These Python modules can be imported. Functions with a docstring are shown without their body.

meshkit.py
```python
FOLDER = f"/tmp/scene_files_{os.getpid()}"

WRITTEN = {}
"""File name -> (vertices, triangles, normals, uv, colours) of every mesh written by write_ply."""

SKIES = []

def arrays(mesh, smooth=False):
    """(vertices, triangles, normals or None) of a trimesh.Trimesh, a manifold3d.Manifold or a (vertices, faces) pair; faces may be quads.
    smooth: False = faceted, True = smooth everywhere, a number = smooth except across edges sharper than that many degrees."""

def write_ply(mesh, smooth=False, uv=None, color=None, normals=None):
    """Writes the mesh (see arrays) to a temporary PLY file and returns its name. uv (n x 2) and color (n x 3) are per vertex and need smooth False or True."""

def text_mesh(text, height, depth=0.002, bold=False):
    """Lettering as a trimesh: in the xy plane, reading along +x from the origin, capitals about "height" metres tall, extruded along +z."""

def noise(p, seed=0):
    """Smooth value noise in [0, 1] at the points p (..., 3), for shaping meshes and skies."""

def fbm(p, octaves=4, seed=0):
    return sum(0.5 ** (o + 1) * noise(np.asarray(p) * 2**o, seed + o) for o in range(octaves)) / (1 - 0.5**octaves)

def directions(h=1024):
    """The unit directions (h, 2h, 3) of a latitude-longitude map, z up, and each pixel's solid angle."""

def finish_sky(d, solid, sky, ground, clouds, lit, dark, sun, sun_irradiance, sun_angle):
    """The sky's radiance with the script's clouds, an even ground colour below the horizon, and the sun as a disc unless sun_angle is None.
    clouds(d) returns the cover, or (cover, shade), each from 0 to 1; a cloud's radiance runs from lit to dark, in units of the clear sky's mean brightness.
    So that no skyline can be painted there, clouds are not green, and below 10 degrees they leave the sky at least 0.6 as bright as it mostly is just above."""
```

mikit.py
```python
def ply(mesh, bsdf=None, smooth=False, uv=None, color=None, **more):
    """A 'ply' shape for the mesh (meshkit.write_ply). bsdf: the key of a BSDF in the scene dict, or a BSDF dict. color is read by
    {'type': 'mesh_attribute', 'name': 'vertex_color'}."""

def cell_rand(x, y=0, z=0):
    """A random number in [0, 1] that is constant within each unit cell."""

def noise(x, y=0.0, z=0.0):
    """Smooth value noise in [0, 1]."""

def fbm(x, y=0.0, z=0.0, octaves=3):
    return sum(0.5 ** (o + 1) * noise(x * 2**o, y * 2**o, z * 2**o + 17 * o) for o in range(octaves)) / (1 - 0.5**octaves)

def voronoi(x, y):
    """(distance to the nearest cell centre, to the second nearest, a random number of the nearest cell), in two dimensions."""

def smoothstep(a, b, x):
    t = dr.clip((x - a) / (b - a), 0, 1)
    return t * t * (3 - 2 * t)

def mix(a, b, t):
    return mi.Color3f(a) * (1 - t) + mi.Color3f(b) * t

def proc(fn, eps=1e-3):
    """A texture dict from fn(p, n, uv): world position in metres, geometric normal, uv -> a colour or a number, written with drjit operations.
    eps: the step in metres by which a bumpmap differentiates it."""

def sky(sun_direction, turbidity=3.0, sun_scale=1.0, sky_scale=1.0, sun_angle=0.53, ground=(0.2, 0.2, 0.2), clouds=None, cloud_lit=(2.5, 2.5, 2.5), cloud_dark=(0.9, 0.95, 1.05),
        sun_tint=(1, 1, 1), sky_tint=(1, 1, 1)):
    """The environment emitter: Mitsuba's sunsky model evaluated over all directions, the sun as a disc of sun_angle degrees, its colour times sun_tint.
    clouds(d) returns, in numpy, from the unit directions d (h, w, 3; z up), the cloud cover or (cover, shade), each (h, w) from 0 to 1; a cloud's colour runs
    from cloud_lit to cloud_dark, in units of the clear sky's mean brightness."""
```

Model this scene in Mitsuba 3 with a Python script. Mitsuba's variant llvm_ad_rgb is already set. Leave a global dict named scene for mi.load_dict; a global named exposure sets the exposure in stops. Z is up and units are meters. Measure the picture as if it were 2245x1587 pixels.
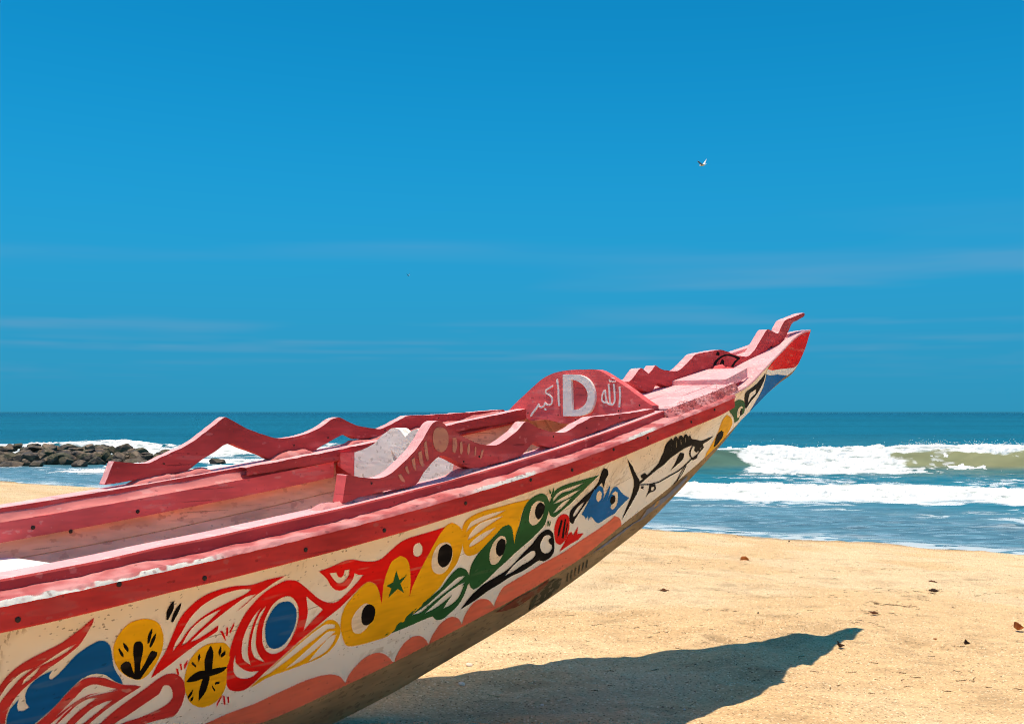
import math, random
import numpy as np, trimesh, drjit as dr, mitsuba as mi, mikit, meshkit
from mikit import noise, fbm, voronoi, cell_rand, smoothstep, mix, proc
from scipy.interpolate import PchipInterpolator as P
from shapely.geometry import Polygon, box, LineString
from shapely.validation import make_valid
from shapely.ops import unary_union

scene, labels = {'type': 'scene'}, {}
T4 = mi.ScalarTransform4f

# ---------------------------------------------------------------- camera, sky, exposure
EYE = 1.2
PITCH = math.atan(111.5 / 2200.0)
scene['camera'] = {'type': 'perspective', 'fov': math.degrees(2 * math.atan(1122.5 / 2200.0)), 'fov_axis': 'x', 'near_clip': 0.05, 'far_clip': 500000.0,
    'to_world': T4().look_at(origin=[0, 0, EYE], target=[0, math.cos(PITCH), EYE + math.sin(PITCH)], up=[0, 0, 1]),
    }

def cirrus(d):
    el = np.degrees(np.arcsin(np.clip(d[..., 2], 0, 1)))
    h = np.maximum(d[..., 2], 0.012)
    q = np.stack([d[..., 0] / h, d[..., 1] / h, np.zeros_like(h)], -1)       # a flat cloud layer seen in perspective
    soft = meshkit.fbm(q * [0.16, 0.22, 1] + [2.3, 1.2, 0], 3, seed=11)
    fine = meshkit.fbm(q * [0.34, 0.9, 1] + [7.7, 4.1, 0], 4, seed=23)
    wisp = np.clip((soft - 0.46) * 5.0, 0, 1) * np.clip((fine - 0.45) * 3.5, 0, 1) * np.clip((13.5 - el) / 5.0, 0, 1)
    wisp = wisp * np.clip((el - 1.5) / 2.5, 0, 1)
    return 0.85 * np.exp(-(el / 11.5) ** 2) + 0.10 * wisp, 1.0 - 0.26 * wisp                       # distant haze and thin far cirrus, all round the horizon

SUN = (-0.33, 0.03, 2.03)
scene['sky'] = mikit.sky(SUN, turbidity=2.2, sun_scale=1.0, sky_scale=1.0, clouds=cirrus, cloud_lit=(1.2, 1.7, 2.3), cloud_dark=(0.13, 1.04, 1.86),
                         sky_tint=(0.035, 1.06, 1.25), sun_tint=(1.0, 0.98, 0.96), ground=(0.02, 0.06, 0.08))
exposure = 1.65
SEA = -1.46

# ---------------------------------------------------------------- helpers
rng = np.random.default_rng(7)
def numbered(key):
    if key not in used: used[key] = 0; return key
    used[key] += 1
    return f'{key}_{used[key]:03d}'
used = {}
def put(name, mesh, mat, parent=None, label=None, smooth=False, **kw):
    key = numbered(name if parent is None else parent + '__' + name)
    scene[key] = mikit.ply(mesh, mat, smooth=smooth, **kw)
    if label: labels.setdefault(key, {})['label'] = label
    return key
def tag(key, label=None, category=None, group=None, kind=None):
    L = labels.setdefault(key, {})
    for k, v in (('label', label), ('category', category), ('group', group), ('kind', kind)):
        if v: L[k] = v
    return key
def grid_mesh(V):
    n, m = V.shape[:2]
    i = np.arange(n * m).reshape(n, m)
    f = np.concatenate([np.stack([i[:-1, :-1], i[1:, :-1], i[1:, 1:]], -1).reshape(-1, 3), np.stack([i[:-1, :-1], i[1:, 1:], i[:-1, 1:]], -1).reshape(-1, 3)])
    return trimesh.Trimesh(V.reshape(-1, 3), f, process=False)
def cat(ms): return trimesh.util.concatenate([m for m in ms if m is not None and len(m.faces)])
def sorted_axis(parts): return np.unique(np.round(np.concatenate(parts), 5))
def tube(pts, r, seg=6):
    pts = np.asarray(pts, float); r = np.broadcast_to(r, len(pts)); out = []
    tan = np.gradient(pts, axis=0); tan /= np.linalg.norm(tan, axis=1, keepdims=True) + 1e-12
    ref = np.array([0.3, 0.2, 0.93]); u = np.cross(tan, ref); u /= np.linalg.norm(u, axis=1, keepdims=True) + 1e-9; v = np.cross(tan, u)
    a = np.linspace(0, 2 * np.pi, seg, endpoint=False)
    V = pts[:, None] + r[:, None, None] * (np.cos(a)[None, :, None] * u[:, None] + np.sin(a)[None, :, None] * v[:, None])
    n = len(pts); f = []
    for i in range(n - 1):
        for j in range(seg):
            k = (j + 1) % seg
            f += [[i * seg + j, i * seg + k, (i + 1) * seg + k], [i * seg + j, (i + 1) * seg + k, (i + 1) * seg + j]]
    f += [[0, j + 1, j] for j in range(1, seg - 1)] + [[(n - 1) * seg, (n - 1) * seg + j, (n - 1) * seg + j + 1] for j in range(1, seg - 1)]
    return trimesh.Trimesh(V.reshape(-1, 3), f, process=False)
def two(b): return {'type': 'twosided', 'bsdf': b}
def rgb(c): return {'type': 'rgb', 'value': [float(x) for x in c]}

# ---------------------------------------------------------------- materials
def grain_h(p, n, uv): return 0.0011 * fbm(p.x * 22, p.y * 22, p.z * 75, 2)
GRAIN = proc(grain_h, eps=0.002)
def paint(col, worn, amount=0.5, thr=0.72, rough=0.65, spec=0.06, grain=None, var=0.18, sp=30.0, split=0.12):
    """Brushed paint with faded blotches, chips and dirt specks."""
    col, worn = [float(x) for x in col], [float(x) for x in worn]
    def fn(p, n, uv):
        a = fbm(p.x * 6, p.y * 6, p.z * 9, 3)
        bsh = fbm(p.x * 12, p.y * 12, p.z * 62, 2)
        c = mi.Color3f(col) * (1 + var * (a - 0.5) * 2.6 + var * (bsh - 0.5) * 1.1)
        dry = smoothstep(0.60, 0.70, fbm(p.x * 8, p.y * 8, p.z * 50, 2)) * smoothstep(0.42, 0.62, a)
        c = mix(c, worn, 0.30 * dry)
        chip = smoothstep(thr, thr + 0.06, fbm(p.x * sp, p.y * sp, p.z * sp * 1.3, 3))
        c = mix(c, worn, chip * amount)
        speck = smoothstep(0.84, 0.90, noise(p.x * 80, p.y * 80, p.z * 80)) * smoothstep(0.52, 0.64, a)
        crack = smoothstep(0.74, 0.79, fbm(p.x * 6, p.y * 6, p.z * 150, 2)) * smoothstep(0.45, 0.6, noise(p.x * 3.1, p.y * 3.1, p.z * 9))
        c = mix(c, [x * 0.3 for x in col], split * crack)
        return mix(c, [x * 0.28 for x in col], 0.45 * speck)
    return two({'type': 'bumpmap', 'arbitrary': grain or GRAIN, 'scale': 1.0, 'bsdf': {'type': 'principled', 'base_color': proc(fn), 'roughness': rough, 'specular': spec}})

# palette (linear base colours)
scene['cream_paint'] = paint((0.92, 0.76, 0.56), (0.50, 0.36, 0.22), 0.45, 0.70, 0.6, var=0.07, sp=60)
scene['red_paint'] = paint((0.80, 0.012, 0.010), (0.62, 0.30, 0.22), 0.35, 0.84, 0.6)
scene['soft_red_paint'] = paint((0.62, 0.045, 0.04), (0.7, 0.4, 0.32), 0.45, 0.70, 0.5)
scene['yellow_paint'] = paint((0.94, 0.47, 0.008), (0.55, 0.2, 0.01), 0.5, 0.80, 0.6)
scene['blue_paint'] = paint((0.006, 0.11, 0.34), (0.10, 0.2, 0.35), 0.3, 0.80, 0.6)
scene['bright_blue_paint'] = paint((0.004, 0.15, 0.46), (0.2, 0.3, 0.4), 0.3, 0.78, 0.6)
scene['green_paint'] = paint((0.026, 0.115, 0.034), (0.10, 0.17, 0.08), 0.4, 0.76, 0.6)
scene['black_paint'] = paint((0.007, 0.006, 0.006), (0.05, 0.04, 0.03), 0.4, 0.82, 0.7)
scene['salmon_paint'] = paint((0.94, 0.20, 0.11), (0.6, 0.25, 0.15), 0.45, 0.74, 0.6, sp=45)
scene['white_paint'] = paint((0.88, 0.87, 0.84), (0.6, 0.5, 0.44), 0.5, 0.78, 0.6, var=0.06, sp=50)
scene['grey_blue_paint'] = paint((0.21, 0.23, 0.28), (0.40, 0.26, 0.14), 0.6, 0.62, 0.7, sp=45)
scene['ochre_paint'] = paint((0.60, 0.32, 0.07), (0.3, 0.2, 0.12), 0.6, 0.62, 0.7, sp=45)
scene['brown_red_paint'] = paint((0.22, 0.06, 0.03), (0.26, 0.18, 0.10), 0.8, 0.56, 0.8)
scene['olive_paint'] = paint((0.09, 0.075, 0.04), (0.26, 0.18, 0.10), 0.8, 0.58, 0.8)
scene['rail_red_paint'] = paint((0.62, 0.046, 0.038), (0.62, 0.14, 0.11), 0.5, 0.72, 0.65, var=0.34, sp=30, split=0.4)
scene['maroon_paint'] = paint((0.53, 0.072, 0.070), (0.72, 0.24, 0.22), 0.5, 0.70, 0.65, var=0.28, sp=38, split=0.55)
scene['pink_paint'] = paint((0.78, 0.13, 0.135), (0.82, 0.34, 0.32), 0.5, 0.68, 0.65, var=0.24, sp=38, split=0.55)
scene['pale_pink_paint'] = paint((0.82, 0.41, 0.42), (0.84, 0.58, 0.56), 0.7, 0.62, 0.65, var=0.14, sp=40, split=0.5)  # also carries the sunlit tone of upward-facing board faces
scene['faded_pink_paint'] = paint((0.62, 0.20, 0.19), (0.72, 0.36, 0.34), 0.6, 0.60, 0.7, var=0.25, sp=30, split=0.4)
scene['tan_paint'] = paint((0.66, 0.27, 0.17), (0.55, 0.16, 0.12), 0.6, 0.60, 0.6)
scene['log_wood'] = paint((0.36, 0.235, 0.12), (0.18, 0.12, 0.06), 0.6, 0.64, 0.8, var=0.3, sp=40)
scene['inner_wood'] = paint((0.84, 0.57, 0.42), (0.55, 0.32, 0.24), 0.6, 0.62, 0.75, var=0.28, sp=30, split=0.5)
scene['white_wood'] = paint((0.92, 0.90, 0.83), (0.50, 0.46, 0.39), 0.6, 0.64, 0.7, var=0.16, sp=45, split=0.7)
scene['rust'] = two({'type': 'principled', 'base_color': rgb((0.035, 0.018, 0.012)), 'roughness': 0.8})
scene['dark_fibre'] = two({'type': 'principled', 'base_color': rgb((0.34, 0.09, 0.08)), 'roughness': 0.9})
PAINTS = dict(red='red_paint', red_soft='soft_red_paint', yellow='yellow_paint', blue='blue_paint', blue_light='bright_blue_paint', green='green_paint', black='black_paint', cream='cream_paint',
              salmon='salmon_paint', white='white_paint', greyblue='grey_blue_paint', ochre='ochre_paint', brownred='brown_red_paint', olive='olive_paint')
def cream_fn(p, n, uv):
    a = fbm(p.x * 5, p.y * 5, p.z * 7, 3)
    c = mix([0.93, 0.76, 0.55], [0.95, 0.89, 0.79], smoothstep(0.95, 0.45, uv.y + 0.5 * (a - 0.5)))
    dust = smoothstep(0.50, 0.72, fbm(uv.x * 9, uv.y * 4, 2.0, 3)) * smoothstep(0.35, 1.0, uv.y)
    scratch = smoothstep(0.60, 0.70, fbm(uv.x * 150 + uv.y * 30, uv.y * 40, 5.0, 3))
    c = mix(c, [0.34, 0.22, 0.12], 0.75 * dust * scratch)
    c = mix(c, [0.55, 0.38, 0.2], 0.28 * dust)
    stain = smoothstep(0.58, 0.76, fbm(uv.x * 4.2, uv.y * 3.0, 9.0, 4)) * smoothstep(0.50, 0.62, fbm(uv.x * 60, uv.y * 45, 1.0, 2))
    c = mix(c, [0.45, 0.33, 0.21], 0.5 * stain)
    seam = smoothstep(0.004, 0.0015, dr.abs(uv.y - 0.60 + 0.012 * (fbm(uv.x * 3, 1.0, 0, 2) - 0.5))) * smoothstep(0.40, 0.55, noise(uv.x * 2.3, 3.0, 0))
    c = mix(c, [0.3, 0.2, 0.12], 0.6 * seam)
    speck = smoothstep(0.80, 0.86, noise(p.x * 120, p.y * 120, p.z * 120)) * smoothstep(0.5, 0.6, a)
    return mix(c, [0.25, 0.16, 0.09], 0.7 * speck)
scene['cream_plank'] = two({'type': 'bumpmap', 'arbitrary': GRAIN, 'scale': 1.0, 'bsdf': {'type': 'principled', 'base_color': proc(cream_fn), 'roughness': 0.6, 'specular': 0.14}})
def crust_fn(p, n, uv):
    a = fbm(p.x * 14, p.y * 14, p.z * 14, 3)
    c = mix([0.46, 0.10, 0.10], [0.68, 0.28, 0.27], smoothstep(0.35, 0.65, a))
    edge = uv.y + 0.22 * (noise(p.x * 60, p.y * 60, p.z * 60) - 0.5) + 0.20 * (fbm(p.x * 8, p.y * 8, p.z * 8, 2) - 0.5)
    flake = smoothstep(0.86, 0.92, edge) * smoothstep(0.45, 0.53, fbm(uv.x * 3.1 + 4, 0.5, p.z * 2, 3) - 0.09 * (uv.x + 2.0))
    c = mix(c, [0.74, 0.72, 0.66], flake)
    crack = smoothstep(0.72, 0.78, fbm(p.x * 60, p.y * 60, p.z * 60, 2))
    return mix(c, [0.20, 0.05, 0.05], 0.55 * crack)
scene['crust_paint'] = two({'type': 'bumpmap', 'arbitrary': proc(lambda p, n, uv: 0.005 * fbm(p.x * 60, p.y * 60, p.z * 60, 3), eps=0.002), 'scale': 1.0,
                            'bsdf': {'type': 'principled', 'base_color': proc(crust_fn), 'roughness': 0.6, 'specular': 0.3}})

# ---------------------------------------------------------------- ground
def shore(x, y): return 0.568 * x + 0.823 * y
PROF = P([-400, -60, -10, 0, 2.75, 6.5, 10, 15, 21, 26, 40, 120, 400], [1.6, 0.7, 0.16, 0.07, 0.0, -0.20, -0.46, -0.90, -1.46, -1.95, -2.9, -5, -9])
KEEL_A, KEEL_B = np.array([-3.0, 1.6]), np.array([-0.62, 3.86])
def ground_z(x, y):
    x, y = np.asarray(x, float), np.asarray(y, float)
    p = shore(x, y); q = np.stack([x, y, np.zeros_like(x)], -1)
    z = PROF(np.clip(p, -390, 390))
    near = np.clip(1.6 - p / 30, 0.35, 1)
    z = z + (0.085 * (meshkit.fbm(q * 0.45, 3, 3) - 0.5) + 0.07 * (meshkit.fbm(q * 1.5 + 5, 3, 5) - 0.5) + 0.032 * (meshkit.fbm(q * 5 + 9, 3, 8) - 0.5)) * near
    ab = KEEL_B - KEEL_A; s = np.clip(((x - KEEL_A[0]) * ab[0] + (y - KEEL_A[1]) * ab[1]) / (ab @ ab), 0, 1)
    dk = np.hypot(x - KEEL_A[0] - s * ab[0], y - KEEL_A[1] - s * ab[1])
    z = z + 0.055 * np.exp(-(dk / 0.22) ** 2)
    z = z + 0.10 * np.exp(-((p - 20.2) / 1.2) ** 2) * (meshkit.fbm(q * 0.7 + 2, 3, 21) - 0.42)
    return z
def axis(fine0, fine1, step, lo, hi, grow=1.07):
    a = [np.arange(fine0, fine1 + 1e-9, step)]; s, v, up = step, fine1, []
    while v < hi: s *= grow; v += s; up.append(v)
    s, v, dn = step, fine0, []
    while v > lo: s *= grow; v -= s; dn.append(v)
    return np.array(dn[::-1] + list(a[0]) + up)
gx, gy = axis(-3.4, 8.0, 0.025, -300, 300), axis(2.2, 13.0, 0.03, -260, 420)
GX, GY = np.meshgrid(gx, gy, indexing='ij')
GZ = ground_z(GX, GY)
fine = np.clip(1.3 - np.hypot(GX, GY) / 16, 0, 1)
QQ = np.stack([GX, GY, 0 * GX], -1)
GZ = GZ + fine * (0.018 * (meshkit.fbm(QQ * [7, 11, 1], 3, 31) - 0.5) + 0.006 * (meshkit.noise(QQ * 32, 33) - 0.5))
# shallow dents: old footprints softened by the wind
for _ in range(170):
    cx, cy = rng.uniform(-1, 8), rng.uniform(3.5, 14); r = rng.uniform(0.06, 0.14); i0, i1 = np.searchsorted(gx, [cx - 3 * r, cx + 3 * r]); j0, j1 = np.searchsorted(gy, [cy - 3 * r, cy + 3 * r])
    dd = np.hypot((GX[i0:i1, j0:j1] - cx) / 1.5, GY[i0:i1, j0:j1] - cy) / r
    GZ[i0:i1, j0:j1] += rng.uniform(0.3, 1) * 0.032 * (-np.exp(-dd ** 2) + 0.6 * np.exp(-((dd - 1.5) / 0.5) ** 2))
def sand_fn(p, n, uv):
    big = fbm(p.x * 0.9, p.y * 0.9, 0, 3)
    c = mix([0.55, 0.378, 0.203], [0.59, 0.437, 0.262], smoothstep(0.3, 0.7, big))
    g = noise(p.x * 95, p.y * 95, 1.5); g2 = cell_rand(dr.floor(p.x * 130), dr.floor(p.y * 130), 3)
    c = c * (0.72 + 0.56 * g) * (0.80 + 0.40 * noise(p.x * 210, p.y * 160, 4.5))
    c = mix(c, [0.16, 0.09, 0.045], 0.75 * smoothstep(0.955, 0.965, g2))
    c = mix(c, [0.85, 0.72, 0.5], 0.7 * smoothstep(0.045, 0.035, g2))
    patch = smoothstep(0.62, 0.75, fbm(p.x * 3.1 + 9, p.y * 5.2, 0, 3))
    c = c * (1 - 0.16 * patch) * (0.90 + 0.20 * fbm(p.x * 6.5, p.y * 9.5, 2.0, 3))
    s = 0.568 * p.x + 0.823 * p.y
    wet = smoothstep(19.6, 20.8, s + 0.5 * (fbm(p.x * 0.8, p.y * 0.8, 0, 2) - 0.5))
    return c * (1 - 0.42 * wet)
scene['sand_material'] = two({'type': 'bumpmap', 'arbitrary': proc(lambda p, n, uv: 0.007 * fbm(p.x * 38, p.y * 38, p.z * 38, 3) + 0.0035 * noise(p.x * 150, p.y * 150, p.z * 150), eps=0.004), 'scale': 1.0,
                              'bsdf': {'type': 'principled', 'base_color': proc(sand_fn), 'roughness': 0.9, 'specular': 0.15}})
put('beach', grid_mesh(np.stack([GX, GY, GZ], -1)), 'sand_material', smooth=True)
tag('beach', 'pale orange sand beach sloping down to the sea', None, None, 'structure')

# ---------------------------------------------------------------- sea
def ripple(x, y, seed, sx, sy): return meshkit.fbm(np.stack([x * sx, y * sy, 0 * x], -1), 3, seed) - 0.5
def crest1(x): return 47.5 - 0.03 * (x - 12) + 0.35 * np.sin(0.45 * x + 1) + 0.2 * np.sin(1.3 * x)
def crest2(x): return 62.0 + 0.10 * (x + 20) + 0.8 * np.sin(0.25 * x)
def ridge(y, c, h, front, back):
    d = y - c
    return h * np.where(d < 0, np.exp(-(d / front) ** 2), np.exp(-(d / back) ** 2))
def sea_z(x, y):
    a1 = np.clip((x - 2.5) / 4, 0, 1); h1 = (0.95 + 0.16 * np.clip((x - 16) / 3, 0, 1)) * a1 * (0.93 + 0.14 * meshkit.noise(np.stack([x * 0.35, 0 * x, 0 * x], -1), 47))
    z = ridge(y, crest1(x), h1, 1.2, 4.5)
    a2 = np.clip((4 - x) / 4, 0, 1) * np.clip((x + 60) / 20, 0, 1); z = z + ridge(y, crest2(x), 0.85 * a2 * (0.75 + 0.5 * meshkit.noise(np.stack([x * 0.2, 0 * x, 0 * x], -1), 49)), 1.6, 6)
    far = np.clip((y - 46) / 30, 0, 1)
    z = z + 0.5 * far * ripple(x, y, 51, 0.03, 0.12) * np.clip((900 - y) / 600, 0, 1)
    sh = shore(x, y)
    z = z + np.clip((sh - 20.6) / 3, 0, 1) * (0.10 * ripple(x, y, 53, 0.5, 1.3) + 0.07 * ripple(x, y, 55, 1.6, 4.2)) * np.clip((260 - y) / 160, 0, 1)
    z = z + 0.03 * np.exp(-((sh - 21.2) / 0.5) ** 2)
    return SEA + z
sx = axis(-32, 30, 0.16, -24000, 24000, 1.10); sy = axis(15, 66, 0.11, 8, 250000, 1.08)
SX, SY = np.meshgrid(sx, sy, indexing='ij')
SZ = sea_z(SX, SY)
def sea_fn(p, n, uv):
    s = 0.568 * p.x + 0.823 * p.y
    c = mix([0.080, 0.165, 0.205], [0.014, 0.125, 0.165], smoothstep(26.0, 34.0, s))
    c = mix(c, [0.003, 0.085, 0.125], smoothstep(40.0, 120.0, p.y))
    c = mix(c, [0.001, 0.058, 0.105], smoothstep(120.0, 1500.0, p.y))
    band = fbm(p.x * 0.012, p.y * 0.05, 0.0, 3)
    c = c * (0.72 + 0.56 * band)
    c = mix(c, [0.035, 0.115, 0.115], 0.6 * smoothstep(0.55, 0.7, fbm(p.x * 0.03 + 3, p.y * 0.09, 0, 2)) * smoothstep(140.0, 60.0, p.y))
    up = smoothstep(SEA + 0.04, SEA + 0.32, p.z) * smoothstep(51.0, 47.5, p.y) * smoothstep(0.0, 3.0, p.x)
    green = mix([0.085, 0.165, 0.125], [0.27, 0.28, 0.145], smoothstep(13.0, 22.0, p.x + 3 * fbm(p.x * 0.5, p.z * 2, 0, 2)))
    c = mix(c, green, up)
    lace = smoothstep(0.54, 0.64, fbm(p.x * 0.55 + 2, p.y * 1.3, 0.0, 4)) * smoothstep(0.45, 0.6, fbm(p.x * 3.2, p.y * 6.0, 0, 3))
    zone = smoothstep(24.5, 28.0, s) * smoothstep(50.0, 44.0, p.y) * (0.75 + 0.9 * smoothstep(36.0, 39.0, p.y)) + 0.75 * smoothstep(44.0, 50.0, p.y) * smoothstep(66.0, 58.0, p.y) * smoothstep(2.0, -4.0, p.x)
    c = mix(c, [0.75, 0.78, 0.78], 0.8 * lace * dr.minimum(zone, 1))
    n4, n8 = fbm(p.x * 0.8, p.y * 1.5, 2.0, 4), fbm(p.x * 3.2, p.y * 6.0, p.z * 4, 3)
    d = p.y - (47.5 - 0.03 * (p.x - 12) + 0.35 * dr.sin(0.45 * p.x + 1) + 0.2 * dr.sin(1.3 * p.x))
    dens = smoothstep(10.0, 11.3, p.x) * smoothstep(19.0, 17.2, p.x) * smoothstep(-5.2, -2.4, d) * smoothstep(1.3, 0.5, d)
    dens = dr.maximum(dens, smoothstep(16.6, 18.0, p.x) * smoothstep(-0.9, -0.35, d) * smoothstep(1.1, 0.4, d))
    dens = dr.maximum(dens, 0.7 * smoothstep(4.0, 8.0, p.x) * smoothstep(-0.5, -0.1, d) * smoothstep(0.8, 0.2, d))
    rr = p.y - (34.2 - 0.33 * (p.x - 10.5) + 0.5 * dr.sin(0.55 * p.x) + 0.3 * dr.sin(1.4 * p.x + 1))
    dens = dr.maximum(dens, 0.98 * smoothstep(-3.0, 0.0, p.x) * smoothstep(-6.0, -2.8, rr) * smoothstep(5.6, 2.6, rr))
    d2 = p.y - (62.0 + 0.10 * (p.x + 20) + 0.8 * dr.sin(0.25 * p.x))
    dens = dr.maximum(dens, 0.62 * smoothstep(-46.0, -40.0, p.x) * smoothstep(-8.0, -12.0, p.x) * smoothstep(-4.0, -2.0, d2) * smoothstep(1.5, 0.4, d2))
    froth = smoothstep(0.42, 0.80, dens + 1.3 * (n4 - 0.5) * smoothstep(0.0, 0.3, dens) + 0.8 * (n8 - 0.5) * smoothstep(0.0, 0.3, dens))
    c = mix(c, mix([0.40, 0.47, 0.46], [0.80, 0.83, 0.82], smoothstep(0.24, 0.46, fbm(p.x * 1.2, p.y * 3.6, 6.0, 4))), froth)
    strk = smoothstep(0.60, 0.70, fbm(p.x * 1.1, p.y * 4.5, 5.0, 3)) * smoothstep(30.0, 24.0, s)
    calm = smoothstep(32.0, 24.0, s)
    c = c * (1 + calm * 1.1 * (fbm(p.x * 1.6, p.y * 8.0, 3.0, 3) - 0.5) + 0.5 * (fbm(p.x * 0.5, p.y * 2.2, 8.0, 3) - 0.5) * smoothstep(400.0, 60.0, p.y))
    c = mix(c, [0.30, 0.42, 0.50], 0.5 * calm * smoothstep(0.60, 0.70, fbm(p.x * 2.6, p.y * 10.0, 15.0, 3)))
    c = mix(c, [0.30, 0.42, 0.50], 0.16 * strk)
    wash = smoothstep(22.6, 21.3, s + 0.9 * (fbm(p.x * 1.3, p.y * 1.3, 0, 3) - 0.5))
    return mix(c, [0.62, 0.66, 0.66], 0.75 * wash * smoothstep(0.42, 0.55, fbm(p.x * 2.4, p.y * 4.4, 1, 3)))
def sea_bump(p, n, uv):
    k = dr.clip(30.0 / p.y, 0.02, 1.0)
    near = 0.016 * fbm(p.x * 1.4, p.y * 4.0, 0, 3) + 0.006 * fbm(p.x * 5.5, p.y * 13.0, 3.0, 2)
    farw = 0.06 * fbm(p.x * 0.16, p.y * 0.42, 7.0, 3) * (0.4 + 0.6 * smoothstep(1500.0, 300.0, p.y))
    return near * k + farw * (1 - k)
scene['sea_material'] = two({'type': 'bumpmap', 'arbitrary': proc(sea_bump, eps=0.03), 'scale': 1.0,
                             'bsdf': {'type': 'principled', 'base_color': proc(sea_fn), 'roughness': 0.30, 'specular': 0.22}})
put('sea', grid_mesh(np.stack([SX, SY, SZ], -1)), 'sea_material', smooth=True)
tag('sea', 'teal sea with breaking waves under the horizon', None, None, 'structure')

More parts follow.
